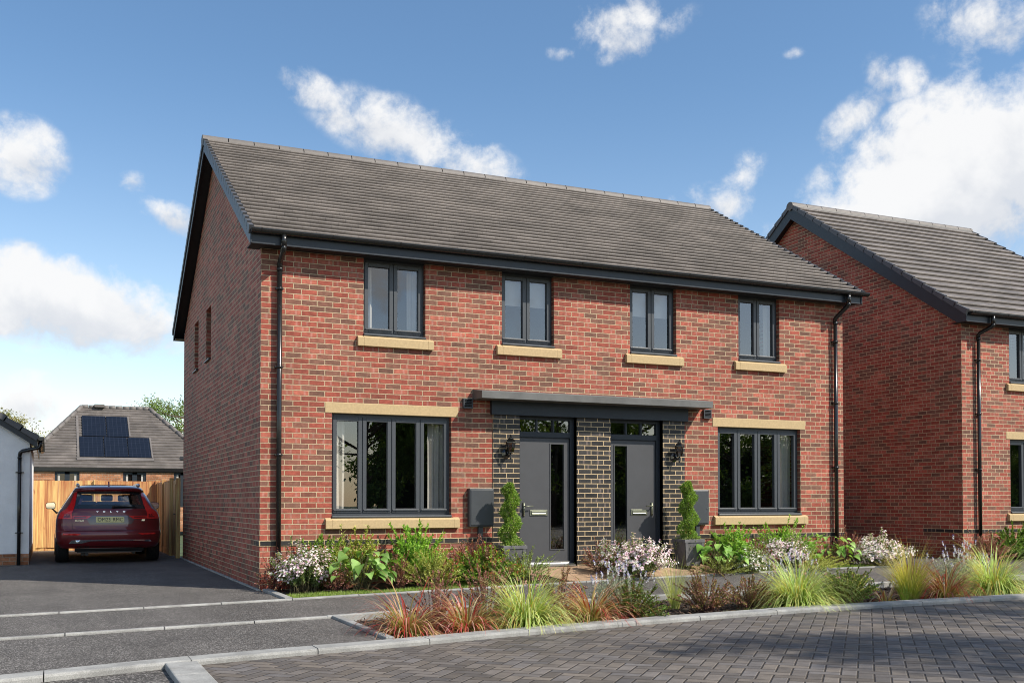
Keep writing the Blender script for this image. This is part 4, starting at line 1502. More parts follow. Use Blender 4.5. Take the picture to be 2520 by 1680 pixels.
def patch(mb, outline, off=0.006, th=0.02, step=0.05):
    """a panel with the given (x,z) outline lying on the car's tail, standing `off` proud and `th` thick"""
    import mathutils
    # densify the outline so that it follows the curved tail
    P = []
    for (a, b_) in zip(outline, outline[1:] + outline[:1]):
        n = max(1, int(math.hypot(b_[0] - a[0], b_[1] - a[1]) / step))
        for k in range(n):
            P.append((a[0] + (b_[0] - a[0]) * k / n, a[1] + (b_[1] - a[1]) * k / n))
    # interior grid points
    xs = [p[0] for p in P]; zs = [p[1] for p in P]

    def inside(x, z):
        r_ = False
        for (a, b_) in zip(P, P[1:] + P[:1]):
            if (a[1] > z) != (b_[1] > z) and x < (b_[0] - a[0]) * (z - a[1]) / (b_[1] - a[1]) + a[0]:
                r_ = not r_
        return r_
    n0 = len(P)
    G = []
    x = min(xs) + step / 2
    while x < max(xs):
        z = min(zs) + step / 2
        while z < max(zs):
            if inside(x, z) and min(math.hypot(x - p[0], z - p[1]) for p in P) > step * 0.45:
                G.append((x, z))
            z += step
        x += step
    pts, _, tris, _, _, _ = mathutils.geometry.delaunay_2d_cdt([Vector(p) for p in P + G], [(k, (k + 1) % n0) for k in range(n0)], [], 0, 1e-5)
    i = len(mb.v)
    for p in pts:
        mb.v.append((p[0], rear_y(p[0], p[1]) - off, p[1]))
    for t in tris:
        cx_ = sum(pts[q][0] for q in t) / 3; cz_ = sum(pts[q][1] for q in t) / 3
        if inside(cx_, cz_):
            mb.f.append(tuple(i + q for q in t)); mb.sm.append(True); mb.mi.append(mb.cur)
    j = len(mb.v)
    for p in P:
        mb.v.append((p[0], rear_y(p[0], p[1]) - off, p[1])); mb.v.append((p[0], rear_y(p[0], p[1]) - off + th, p[1]))
    for k in range(n0):
        k2 = (k + 1) % n0
        mb.f.append((j + 2 * k, j + 2 * k2, j + 2 * k2 + 1, j + 2 * k + 1)); mb.sm.append(False); mb.mi.append(mb.cur)


def mir(o): return [(-x, z) for x, z in reversed(o)]


def text(name, body, size, loc, parent, mat, ext=0.003, sx=1.0, off=0.0, tilt=0.0):
    cu = bpy.data.curves.new(name, 'FONT')
    cu.body = body; cu.size = size; cu.extrude = ext; cu.align_x = 'CENTER'; cu.align_y = 'CENTER'
    cu.offset = off
    cu.materials.append(mat)
    tmp = bpy.data.objects.new('lettering_curve', cu)
    COL.objects.link(tmp)
    me = bpy.data.meshes.new_from_object(tmp.evaluated_get(bpy.context.evaluated_depsgraph_get()))
    bpy.data.objects.remove(tmp); bpy.data.curves.remove(cu)
    me.name = name
    o = bpy.data.objects.new(name, me)
    COL.objects.link(o)
    o.rotation_euler = (R(90) + tilt, 0, 0); o.scale = (sx, 1, 1)
    o.location = loc; o.parent = parent
    return o


def make_car(label, loc, mat, detail=True):
    car = thing('parked_car', label, 'car', loc)
    body = car_body(detail).build('body', mat, car)
    # dark sill and under-tray, clear of the wheels
    mb = MB()
    mb.box(-0.60, 0.60, 0.14, 4.3, 0.215, 0.301)
    mb.tube([(-0.42, 0.16, 0.19), (-0.42, 0.5, 0.19)], 0.035, 10); mb.tube([(0.45, 0.16, 0.21), (0.45, 0.5, 0.21)], 0.03, 10)
    mb.box(-0.52, -0.46, 0.22, 0.4, 0.16, 0.22)
    mb.prism([(0.30, 0.299), (0.10, 0.301), (0.115, 0.26), (0.15, 0.235), (0.30, 0.23)], 0, -0.64, 0.64)
    mb.build('under_tray', M_PLASTIC, car)
    for sx in (-1, 1):
        for yw in (0.92, 3.75):
            mb = MB(); xw = sx * 0.86
            prof = [(0.25, -0.12), (0.34, -0.122), (0.362, -0.10), (0.368, -0.05), (0.362, -0.045), (0.368, -0.038), (0.369, 0.0), (0.363, 0.004), (0.369, 0.01), (0.368, 0.05), (0.362, 0.055), (0.366, 0.06), (0.362, 0.10), (0.34, 0.122), (0.25, 0.12)]
            mb.lathe(prof, (xw, yw, 0.369), 40, axis=0)
            wh = mb.build('wheel', M_RUBBER, car)
            mb = MB(); mb.lathe([(0.05, sx * 0.125), (0.24, sx * 0.112), (0.25, sx * 0.10)], (xw, yw, 0.369), 24, axis=0)
            mb.build('rim', M_SILVER, wh)
    # tail lights with their darker cells, and the bumper reflectors
    for sx in (-1, 1):
        lampo = [(0.595 * sx, 1.415), (0.640 * sx, 1.400), (0.725 * sx, 1.180), (0.790 * sx, 1.085), (0.905 * sx, 1.005), (0.945 * sx, 0.880), (0.690 * sx, 0.880), (0.700 * sx, 0.985), (0.665 * sx, 1.075), (0.640 * sx, 1.16)]
        if sx < 0: lampo = lampo[::-1]
        mb = MB(); patch(mb, lampo, 0.012, 0.03)
        lm = mb.build('tail_light', M_LENS, car)
        if detail:
            inn = [(0.725 * sx, 0.975), (0.835 * sx, 0.975), (0.845 * sx, 0.905), (0.725 * sx, 0.905)]
            mb = MB(); patch(mb, inn if sx > 0 else inn[::-1], 0.0135, 0.002); mb.build('lamp_cell', M_LENSD, lm)
            ex = [(0.685 * sx, 0.940), (0.685 * sx, 0.882), (0.420 * sx, 0.882), (0.345 * sx, 0.938)]
            mb = MB(); patch(mb, ex[::-1] if sx > 0 else ex, 0.010, 0.02)
            tl = mb.build('tail_light', M_LENS, car)
            ex = [(0.665 * sx, 0.926), (0.665 * sx, 0.897), (0.455 * sx, 0.897), (0.43 * sx, 0.926)]
            mb = MB(); patch(mb, ex[::-1] if sx > 0 else ex, 0.0115, 0.002); mb.build('lamp_cell', M_LENSD, tl)
            rf = [(0.52 * sx, 0.594), (0.855 * sx, 0.600), (0.860 * sx, 0.568), (0.59 * sx, 0.560)]
            mb = MB(); patch(mb, rf if sx > 0 else rf[::-1], 0.004, 0.01); mb.build('reflector', M_LENS, car)
    if not detail:
        mb = MB(); patch(mb, [(-0.6, 1.41), (-0.70, 1.10), (0.70, 1.10), (0.6, 1.41)], 0.006, 0.01); mb.build('rear_window', M_FRIT, car)
        return car
    # tailgate glass: black border with a clear middle
    mb = MB()
    inn = [(-0.52, 1.368), (-0.585, 1.165), (0.585, 1.165), (0.52, 1.368)]
    out = [(-0.585, 1.414), (-0.632, 1.15), (-0.660, 1.082), (0.660, 1.082), (0.632, 1.15), (0.585, 1.414)]
    patch(mb, [out[0], out[1], out[2], out[3], out[4], out[5], (0.0, 1.414), (0.0, 1.368), inn[3], inn[2], inn[1], inn[0], (-0.0005, 1.368), (-0.0005, 1.414)], 0.006, 0.006)
    gb = mb.build('window_border', M_FRIT, car)
    mb = MB(); patch(mb, inn, 0.0065, 0.003, 0.10); mb.build('rear_window', M_CARGLASS, car)
    mb = MB(); mb.tube([(0.06, rear_y(0.06, 1.118) - 0.03, 1.118), (0.10, rear_y(0.1, 1.12) - 0.035, 1.125), (0.50, rear_y(0.5, 1.10) - 0.02, 1.102)], [0.020, 0.016, 0.006], 8)
    mb.lathe([(0.026, 0.0), (0.026, -0.05), (0.015, -0.06)], (0.06, rear_y(0.06, 1.115) + 0.005, 1.118), 12, axis=1)
    mb.build('wiper', M_PLASTIC, car)
    # high brake light under the spoiler lip
    mb = MB(); patch(mb, [(-0.29, 1.468), (-0.25, 1.445), (0.25, 1.445), (0.29, 1.468)], 0.003, 0.01); mb.build('brake_light', M_LENSD, car)
    # shut line of the tailgate
    mb = MB()
    patch(mb, [(-0.70, 0.868), (-0.69, 0.70), (-0.655, 0.652), (0.655, 0.652), (0.69, 0.70), (0.70, 0.868), (0.695, 0.868), (0.684, 0.702), (0.652, 0.658), (-0.652, 0.658), (-0.684, 0.702), (-0.695, 0.868)], 0.0015, 0.004)
    mb.build('shut_line', M_PLASTIC, car)
    # number-plate hollow, plate and lettering
    rec = [(-0.455, 0.880), (-0.33, 0.940), (0.33, 0.940), (0.515, 0.880), (0.445, 0.765), (-0.355, 0.765)]
    rec = [(-0.43, 0.878), (-0.33, 0.942), (0.33, 0.942), (0.46, 0.878), (0.40, 0.772), (-0.37, 0.772)]
    mb = MB(); patch(mb, rec, 0.004, 0.01)
    M_REC = simple('recess_paint', (0.10, 0.055, 0.06), 0.18, coat=1.0); mb.build('plate_recess', M_REC, car)
    yp = rear_y(0, 0.86) - 0.022
    mb = MB(); mb.box(-0.262, 0.262, yp, yp + 0.015, 0.808, 0.919)
    pt = mb.build('number_plate', M_PLATE, car, bevel=0.003)
    text('plate_lettering', 'OM23', 0.098, (-0.112, yp - 0.002, 0.8635), pt, M_TEXT, 0.001, 0.95, 0.0)
    text('plate_lettering', 'RMC', 0.098, (0.142, yp - 0.002, 0.8635), pt, M_TEXT, 0.001, 0.95, 0.0)
    for k, ch in enumerate('VOLVO'):
        xx = (-0.235, -0.112, 0.012, 0.132, 0.258)[k]
        text('badge_letter', ch, 0.036, (xx, rear_y(xx, 1.02) - 0.008, 1.020), car, M_CHROME2, 0.004, 1.45, 0.002, tilt=-0.15)
    text('badge_lettering', 'XC60', 0.054, (-0.565, rear_y(-0.565, 0.845) - 0.008, 0.843), car, M_CHROME2, 0.003, 1.25, 0.001)
    mb = MB(); mb.prism([(0.585, 0.833), (0.645, 0.833), (0.655, 0.866), (0.595, 0.866)], 1, rear_y(0.62, 0.85) - 0.012, rear_y(0.62, 0.85)); mb.build('badge', M_CHROME2, car)
    # bumper: chrome blade that thickens at its ends, with dark lower valance
    mb = MB()
    patch(mb, [(-0.755, 0.395), (-0.70, 0.462), (-0.36, 0.468), (0.36, 0.468), (0.74, 0.462), (0.80, 0.420), (0.42, 0.448), (-0.36, 0.446), (-0.50, 0.405)], 0.016, 0.025)
    mb.build('bumper_trim', M_CHROME2, car)
    mb = MB(); patch(mb, [(-0.62, 0.345), (-0.60, 0.306), (0.60, 0.306), (0.62, 0.345)], 0.006, 0.01); mb.build('valance', M_PLASTIC, car)
    # roof rails, fin, mirrors
    for sx in (-1, 1):
        mb = MB(); mb.tube([(sx * 0.565, 0.66, 1.53), (sx * 0.575, 0.72, 1.555), (sx * 0.58, 0.95, 1.568), (sx * 0.575, 1.9, 1.565), (sx * 0.57, 2.0, 1.53)], [0.020, 0.030, 0.028, 0.024, 0.014], 8); mb.build('roof_rail', M_SILVER, car)
        mb = MB()
        xm = sx * 1.075; ym = 2.75; zm = 1.125
        prof = [(sx * 0.095, -0.035), (sx * 0.10, 0.04), (sx * 0.07, 0.075), (-sx * 0.08, 0.085), (-sx * 0.10, 0.05), (-sx * 0.10, -0.05), (-sx * 0.06, -0.07), (sx * 0.06, -0.065)]
        mb.prism([(xm + a, zm + b_) for a, b_ in prof], 1, ym, ym + 0.12)
        mb.prism([(xm - sx * 0.05, zm - 0.06), (xm - sx * 0.02, zm - 0.06), (xm - sx * 0.12, zm - 0.18), (xm - sx * 0.20, zm - 0.18)], 1, ym + 0.03, ym + 0.09)
        mm = mb.build('door_mirror', M_BLKGLOSS, car, bevel=0.015)
        mb = MB(); mb.face([(xm + a * 0.88, ym - 0.003, zm + b_ * 0.85) for a, b_ in prof]); mb.build('mirror_glass', M_MIRROR, mm)
        # side glass
        mb = MB(); V_ = []
        for z in (1.10, 1.20, 1.30, 1.38):
            w_ = float(np.interp(z, _z, [r[1] for r in ROWS]))
            V_.append([(sx * (w_ + 0.006), y + (z - 1.1) * 0.5 * s_, z) for y, s_ in ((0.86, 1.0), (1.5, 0), (2.2, 0), (2.55, -1.6))])
        for a, b_ in zip(V_, V_[1:]):
            for q in range(3): mb.face([a[q], a[q + 1], b_[q + 1], b_[q]], True)
        mb.build('side_window', M_FRIT, car)
    mb = MB(); mb.prism([(0.62, 1.535), (0.78, 1.565), (0.80, 1.585), (0.72, 1.625), (0.69, 1.63)], 0, -0.014, 0.014); mb.build('roof_aerial', mat, car, bevel=0.005)
    # seats seen through the glass
    for xx, yy in ((-0.40, 1.35), (0.40, 1.35), (0.0, 1.35), (-0.38, 2.2), (0.38, 2.2)):
        mb = MB(); mb.box(xx - 0.20, xx + 0.20, yy, yy + 0.14, 0.7, 1.22); mb.box(xx - 0.115, xx + 0.115, yy + 0.01, yy + 0.10, 1.225, 1.365)
        mb.build('seat', M_PLASTIC, car, bevel=0.03)
    return car


make_car('dark red estate car parked on the driveway, seen from behind', (-1.535, 7.45, 0), M_RED)
make_car('dark blue car almost hidden between the two brick houses', (11.62, 2.55, 0.08), M_BLUE, False)


# ------------------------------------------------------------------ plants
def unit(a): return a / np.maximum(np.linalg.norm(a, axis=-1, keepdims=True), 1e-9)


def srgb(h):
    c = np.array([int(h[i:i + 2], 16) / 255 for i in (0, 2, 4)])
    return np.where(c <= 0.04045, c / 12.92, ((c + 0.055) / 1.055) ** 2.4)


def pal(rng, cols, n, var=0.18):
    cols = np.array(cols); k = rng.integers(0, len(cols), n)
    j = rng.integers(0, len(cols), n); t = rng.random((n, 1)) * 0.5
    c = cols[k] * (1 - t) + cols[j] * t
    return np.clip(c * rng.normal(1, var, (n, 1)), 0.003, 1.0)


def leaves(P, Dv, Nv, L, Wd, C, fold=0.18, curl=0.0):
    """one folded four-cornered leaf per row: base, two shoulders, tip"""
    n = len(P)
    Dv = unit(Dv); S_ = unit(np.cross(Dv, Nv)); N_ = np.cross(S_, Dv)
    L = np.broadcast_to(np.asarray(L, float), (n,))[:, None]; Wd = np.broadcast_to(np.asarray(Wd, float), (n,))[:, None]
    mid = P + Dv * L * 0.48
    a = mid + S_ * Wd * 0.5 + N_ * L * fold * 0.35
    b_ = mid - S_ * Wd * 0.5 + N_ * L * fold * 0.35
    tip = P + Dv * L - N_ * L * curl
    V = np.stack([P, a, tip, b_], 1).reshape(-1, 3)
    F = np.arange(4 * n).reshape(n, 4)
    return V, F, np.repeat(C, 4, 0)


def stems_mesh(A, B_, Cc, r0, r1, seg=4):
    """quadratic stems from A through control B_ to Cc as three-sided tubes"""
    n = len(A); ts = np.linspace(0, 1, seg + 1)
    V = []; F = []
    for q, t in enumerate(ts):
        p = A * (1 - t) ** 2 + B_ * 2 * t * (1 - t) + Cc * t ** 2
        r = r0 + (r1 - r0) * t
        for k in range(3):
            th = 2 * PI * k / 3
            V.append(p + np.array([math.cos(th), math.sin(th), 0]) * r)
    V = np.stack(V, 1)                       # n, (seg+1)*3, 3
    for q in range(seg):
        for k in range(3):
            k2 = (k + 1) % 3
            F.append((3 * q + k, 3 * q + k2, 3 * q + 3 + k2, 3 * q + 3 + k))
    F = np.array(F)
    m_ = (seg + 1) * 3
    FF = (F[None] + (np.arange(n) * m_)[:, None, None]).reshape(-1, 4)
    return V.reshape(-1, 3), FF


def sprigs(rng, n, Rr, H, spread=0.3, droop=0.0, low=0.15):
    az = rng.uniform(0, 2 * PI, n)
    u = rng.random(n) ** 0.75
    th = (0.08 + 0.92 * u) * (PI / 2) * 0.98
    k = rng.uniform(0.72, 1.06, n) * (1 + 0.12 * np.sin(3 * az + rng.uniform(0, 6)) + 0.10 * np.sin(5 * az + 2.0))
    ra = Rr * np.sin(th) * k; z = np.maximum(H * (np.cos(th) * k * 0.92 + low * (1 - np.cos(th))), 0.06 * H)
    tip = np.stack([ra * np.cos(az), ra * np.sin(az), z], 1)
    b0 = rng.uniform(0, spread * Rr, n)
    base = np.stack([b0 * np.cos(az + rng.normal(0, .6, n)), b0 * np.sin(az + rng.normal(0, .6, n)), np.zeros(n)], 1)
    ctl = base * 0.5 + tip * np.array([0.40, 0.40, 0.0]) + np.array([0, 0, 1.0]) * (tip[:, 2:3] * (0.62 + droop))
    return base, ctl, tip


def bez(A, B_, Cc, t): return A * (1 - t) ** 2 + B_ * 2 * t * (1 - t) + Cc * t ** 2
def dbez(A, B_, Cc, t): return (B_ - A) * 2 * (1 - t) + (Cc - B_) * 2 * t


DENS, LSC = 2.3, 1.30


def shrub(name, label, cat, xy, z, Rr, H, cols, n=60, lp=26, LL=0.032, LW=0.016, seed=1, group=None, tipcols=None, flower=None, stem=None, up=0.35,
          t0=0.30, droop=0.0, low=0.15, stemr=0.0035, dirn=0.75, var=0.2, spread=0.3):
    rng = np.random.default_rng(seed)
    root = thing(name, label, cat, (xy[0], xy[1], z), 0, group)
    n = int(n * 1.25)
    if xy[1] > -2: Rr *= 1.18; H *= 1.10; n = int(n * 1.25)
    else: H *= 0.94; Rr *= 1.15; n = int(n * 1.2)
    A, B_, Cc = sprigs(rng, n, Rr, H, spread, droop, low)
    V, F = stems_mesh(A, B_, Cc, stemr, stemr * 0.4)
    mesh_np('stems', V, F, stem or M_STEM, root)
    idx = np.repeat(np.arange(n), int(lp * DENS))
    t = (t0 + (1.03 - t0) * rng.random(len(idx)) ** 0.8)[:, None]
    P = bez(A[idx], B_[idx], Cc[idx], t); T = unit(dbez(A[idx], B_[idx], Cc[idx], t))
    rnd = rng.normal(0, 1, P.shape)
    Dv = T * 0.55 + unit(rnd) * dirn + np.array([0, 0, up * 0.6])
    Nv = np.array([0, 0, 1.0]) + 0.6 * unit(rng.normal(0, 1, P.shape)) + unit(P * [1, 1, 0.3]) * 0.5
    C = pal(rng, cols, len(P), var)
    if tipcols is not None:
        m_ = (t[:, 0] > 0.86) & (rng.random(len(P)) < 0.75)
        C[m_] = pal(rng, tipcols, int(m_.sum()), var)
    V, F, Cl = leaves(P, Dv, Nv, LSC * LL * rng.uniform(0.6, 1.25, len(P)), LSC * LW * rng.uniform(0.7, 1.2, len(P)), C)
    mesh_np('foliage', V, F, M_LEAF, root, Cl)
    if flower:
        fn = int(flower['n'] * 2.2); k = rng.integers(0, n, fn)
        pk = rng.random(fn) ** 0.5
        t = (0.66 + 0.38 * pk)[:, None]
        P = bez(A[k], B_[k], Cc[k], t) + rng.normal(0, flower.get('sp', 0.012), (fn, 3))
        per = flower.get('petals', 4)
        Pn = np.repeat(P, per, 0); q = len(Pn)
        out = unit(P * [1, 1, 0.8] + [0, 0, 0.12] + rng.normal(0, 0.14, P.shape)); on = np.repeat(out, per, 0)
        ang = np.tile(np.arange(per) * 2 * PI / per, fn) + np.repeat(rng.uniform(0, 6, fn), per)
        s1 = unit(np.cross(on, [0.3, 0.2, 0.9])); s2 = np.cross(on, s1)
        Dv = s1 * np.cos(ang)[:, None] + s2 * np.sin(ang)[:, None] + on * 0.35
        C = np.repeat(pal(rng, flower['cols'], fn, 0.10), per, 0)
        V, F, Cl = leaves(Pn, Dv, on, flower['s'], flower['s'] * 0.8, C, 0.05)
        mesh_np('flowers', V, F, M_PETAL, root, Cl)
    return root


def grass_clump(name, label, xy, z, n, L, cols, seed, w=0.006, lean=(0.15, 1.2), droop=1.0, group=None, basecols=None, heads=None, tipcols=None, base=0.09, flat=0.0):
    rng = np.random.default_rng(seed)
    root = tag(thing(name, label, 'grass', (xy[0], xy[1], z), 0, group), kind='thing')
    az = rng.uniform(0, 2 * PI, n); le = rng.uniform(lean[0], lean[1], n) ** 1.0
    Ls = L * rng.uniform(0.55, 1.08, n) * (1 + 0.10 * np.cos(le))
    b0 = base * np.sqrt(rng.random(n))
    P = np.stack([b0 * np.cos(az), b0 * np.sin(az), np.zeros(n)], 1)
    seg = 7; C0 = pal(rng, cols, n, 0.16)
    Cb = pal(rng, basecols if basecols is not None else cols, n, 0.16)
    Ct = pal(rng, tipcols, n, 0.16) if tipcols is not None else C0
    az2 = az + rng.normal(0, 0.25, n)
    side = np.stack([-np.sin(az2), np.cos(az2), np.zeros(n)], 1)
    V = []; Cc = []; p = P.copy(); ang = le.copy() * 0.62
    tips = None
    dr = droop * rng.uniform(0.6, 1.5, n) * (0.35 + le)
    for k in range(seg + 1):
        t = k / seg
        wd = w * rng.uniform(0.98, 1.02) * (1 - t) ** 0.6 * (0.5 + min(1, t * 4) * 0.5) + 0.0004
        ww = (w * np.ones(n) * (1 - t ** 1.6) + 0.0005)[:, None]
        V.append(p - side * ww * 0.5); V.append(p + side * ww * 0.5)
        if t < 0.45: c = Cb + (C0 - Cb) * (t / 0.45)
        else: c = C0 + (Ct - C0) * ((t - 0.45) / 0.55) ** 1.5
        Cc += [c, c]
        ang = ang + dr / seg * (0.5 + 1.3 * t)
        ang = np.minimum(ang, 2.5)
        st = (Ls / seg)[:, None]
        p = p + st * np.stack([np.sin(ang) * np.cos(az2), np.sin(ang) * np.sin(az2), np.cos(ang)], 1)
        p[:, 2] = np.maximum(p[:, 2], 0.01)
    tips = p
    V = np.stack(V, 1); Cc = np.stack(Cc, 1); m_ = 2 * (seg + 1)
    F = np.array([(2 * k, 2 * k + 1, 2 * k + 3, 2 * k + 2) for k in range(seg)])
    FF = (F[None] + (np.arange(n) * m_)[:, None, None]).reshape(-1, 4)
    mesh_np('blades', V.reshape(-1, 3), FF, M_BLADE, root, Cc.reshape(-1, 3), smooth=True)
    if heads:
        hn, hh, hr, hc = heads
        az = rng.uniform(0, 2 * PI, hn); r_ = L * rng.uniform(0.1, 0.62, hn)
        T = np.stack([r_ * np.cos(az), r_ * np.sin(az), hh * rng.uniform(0.65, 1.05, hn)], 1)
        A = T * [0.08, 0.08, 0]; B_ = T * [0.45, 0.45, 0.75]
        V, F = stems_mesh(A, B_, T, 0.0016, 0.0010)
        mesh_np('flower_stems', V, F, M_STEM, root)
        for q in range(hn):
            d = unit((T - B_)[q:q + 1])
            P = T[q:q + 1] + d * (rng.random((40, 1)) - 0.5) * 0.055
            Dv = unit(rng.normal(0, 1, P.shape)) + d * 0.4
            V, F, Cl = leaves(P, Dv, rng.normal(0, 1, P.shape), hr, hr * 0.35, pal(rng, hc, len(P), 0.15))
            mesh_np('flower_head', V, F, M_PETAL, root, Cl)
    return root


def bigleaf(label, xy, z, Rr, H, cols, n, size, seed, group=None):
    """clump of large heart-shaped leaves on long stalks"""
    rng = np.random.default_rng(seed)
    root = thing('hydrangea', label, 'plant', (xy[0], xy[1], z), 0, group)
    n = int(n * 1.5); size *= 1.12
    A, B_, T = sprigs(rng, n, Rr, H, 0.25, 0.05, 0.30)
    V, F = stems_mesh(A, B_, T, 0.005, 0.003); mesh_np('stems', V, F, M_STEM, root)
    out = unit(T * [1, 1, 0]); nu, nv = 6, 2
    V = []; C = []; F = []
    shape = [0.0, 0.62, 1.0, 0.92, 0.66, 0.34, 0.0]
    cc = pal(rng, cols, n, 0.12)
    for k in range(n):
        d = out[k] + np.array([rng.normal(0, .35), rng.normal(0, .35), 0]); d = d / np.linalg.norm(d)
        s = np.array([-d[1], d[0], 0]); roll = rng.normal(0, 0.35)
        s = s * math.cos(roll) + np.array([0, 0, 1]) * math.sin(roll)
        L_ = size * rng.uniform(0.55, 1.15); Wd = L_ * rng.uniform(0.58, 0.72)
        pit = rng.uniform(-0.05, 0.45); p = T[k].copy(); i = len(V)
        for u in range(nu + 1):
            a = pit - 1.55 * (u / nu) ** 1.2 * rng.uniform(0.75, 1.1)
            if u: p = p + L_ / nu * (d * math.cos(a) + np.array([0, 0, math.sin(a)]))
            hw = Wd / 2 * shape[u]
            nz = np.array([0, 0, 1.0])
            for v in (-2, -1, 0, 1, 2):
                V.append(p + s * hw * v / 2 + nz * (abs(v) / 2) * hw * 0.28 + nz * rng.normal(0, 0.0018))
                sh = 1.12 if v == 0 else 1.0
                C.append(cc[k] * sh)
        for u in range(nu):
            for v in range(4):
                F.append((i + 5 * u + v, i + 5 * u + v + 1, i + 5 * u + 6 + v, i + 5 * u + 5 + v))
    mesh_np('leaves', V, F, M_LEAF, root, C, smooth=True)
    return root


def lavender(label, xy, z, Rr, H, seed, nsp=46, group='lavender clumps with pale spikes'):
    rng = np.random.default_rng(seed)
    root = thing('lavender', label, 'plant', (xy[0], xy[1], z), 0, group)
    n = 260
    A, B_, T = sprigs(rng, n, Rr, H * 0.72, 0.45, 0.1, 0.25)
    V, F = stems_mesh(A, B_, T, 0.0022, 0.0012); mesh_np('stems', V, F, M_STEM, root)
    idx = np.repeat(np.arange(n), 26); t = (0.2 + 0.8 * rng.random(len(idx)))[:, None]
    P = bez(A[idx], B_[idx], T[idx], t); Tn = unit(dbez(A[idx], B_[idx], T[idx], t))
    Dv = Tn * 0.8 + unit(rng.normal(0, 1, P.shape)) * 0.6
    V, F, C = leaves(P, Dv, rng.normal(0, 1, P.shape), 0.034, 0.0055, pal(rng, [srgb('c0c8b4'), srgb('a9b59e'), srgb('d8dcca'), srgb('98a68a')], len(P), 0.12))
    mesh_np('foliage', V, F, M_LEAF, root, C)
    k = rng.integers(0, n, nsp)
    T2 = T[k] * [1.05, 1.05, 1.0] + np.stack([rng.normal(0, .02, nsp), rng.normal(0, .02, nsp), H * rng.uniform(0.14, 0.34, nsp)], 1)
    V, F = stems_mesh(T[k] * 0.8, (T[k] + T2) / 2, T2, 0.0016, 0.0012); mesh_np('flower_stems', V, F, M_STEM, root)
    kk = np.repeat(np.arange(nsp), 34); u = rng.random(len(kk))
    d = unit(T2 - T[k])[kk]
    P = T2[kk] + d * (u[:, None] * 0.06)
    Dv = unit(rng.normal(0, 1, P.shape)) + d * 0.7
    C = pal(rng, [srgb('e8e6f2'), srgb('d6d3ec'), srgb('f4f3f6')], len(P), 0.08)
    C[u > 0.82] = pal(rng, [srgb('7a73b4'), srgb('948fca')], int((u > 0.82).sum()), 0.1)
    V, F, Cl = leaves(P, Dv, rng.normal(0, 1, P.shape), 0.016, 0.010, C); mesh_np('flower_spikes', V, F, M_PETAL, root, Cl)
    return root


GREEN = [srgb('769c36'), srgb('93b648'), srgb('5c822a'), srgb('a6c85c')]
BRIGHT = [srgb('8fbc4a'), srgb('b4d866'), srgb('6c9c34'), srgb('a4cc56')]
YELG = [srgb('b0b552'), srgb('cacd70'), srgb('8e9a40'), srgb('d0d288')]
PURP = [srgb('9c645e'), srgb('b4786e'), srgb('834a49'), srgb('cc9890'), srgb('96705a'), srgb('8f8b54')]
PURPG = [srgb('8e5f56'), srgb('9d6f64'), srgb('7f8446'), srgb('93904e'), srgb('b98680')]
DGREEN = [srgb('557428'), srgb('6f9234'), srgb('86a842'), srgb('3f5e22')]
PINKF = [srgb('f2dde4'), srgb('e3c0d2'), srgb('fbf5f3'), srgb('d5a8c2'), srgb('f6ebec'), srgb('f8f2ee')]
WHITEF = [srgb('fbf8f2'), srgb('f3ece4'), srgb('e9dfe2')]
REDG = [srgb('c04440'), srgb('a83034'), srgb('d2706a'), srgb('b23c3c'), srgb('8c2a30')]
REDM = [srgb('e2cdaa'), srgb('b9ae6e'), srgb('7f9846'), srgb('ad3038'), srgb('bf4a48'), srgb('94242e'), srgb('d8b0a4')]
REDB = [srgb('9aa552'), srgb('b7b06a'), srgb('8a9a44'), srgb('d8b48c')]

gP = 'pink and white flowering shrubs'; gG = 'green leafy shrubs along the house fronts'; gU = 'purple leaved shrubs'
# front garden of the pair
G_ = garden_z
def FG(x, y): return G_(x, y) - 0.01


def flowering(label, x, y, Rr, H, seed, cols=PINKF, nf=900):
    return shrub('flowering_shrub', label, 'shrub', (x, y), FG(x, y) if x < 10.4 else gz(x), Rr, H, [srgb('8a9e62'), srgb('a3b47c'), srgb('6c8446')], 120, 28, 0.024, 0.014, seed, gP,
                 flower=dict(n=nf, s=0.021, cols=cols, sp=0.020, petals=4), low=0.30, spread=0.5)


flowering('pink and white flowering shrub at the left corner of the brick house', 0.48, -0.62, 0.36, 0.60, 31, nf=850)
shrub('barberry', 'sparse purple barberry twigs against the corner bricks by the drainpipe', 'shrub', (0.24, -0.22), FG(.2, -.2), 0.28, 0.58, PURP, 26, 26, 0.018, 0.011, 32, gU, stem=M_STEMP)
shrub('green_shrub', 'mid green shrub behind the corner flowers, left of the yellowish one', 'shrub', (0.80, -0.28), FG(.8, -.3), 0.32, 0.72, GREEN, 60, 30, 0.036, 0.018, 33, gG)
shrub('green_shrub', 'yellowish green shrub right behind the big-leaved plant under the left window', 'shrub', (1.26, -0.28), FG(1.2, -.3), 0.36, 0.76, YELG + GREEN[:1], 64, 30, 0.042, 0.016, 34, gG)
bigleaf('large heart-leaved plant in front of the left ground-floor window', (1.22, -0.78), FG(1.2, -.8), 0.42, 0.56, [srgb('7ea450'), srgb('94b866'), srgb('6a9040'), srgb('a8c87c')], 44, 0.20, 35, 'big heart-leaved plants')
shrub('barberry', 'low purple barberry between the corner flowers and the big leaves', 'shrub', (0.90, -0.80), FG(.9, -.8), 0.22, 0.38, PURP, 34, 24, 0.018, 0.011, 36, gU, stem=M_STEMP)
shrub('barberry', 'small purple barberry just right of the leftmost big-leaved plant', 'shrub', (1.74, -0.78), FG(1.7, -.8), 0.26, 0.46, PURP, 40, 26, 0.018, 0.011, 37, gU, stem=M_STEMP)
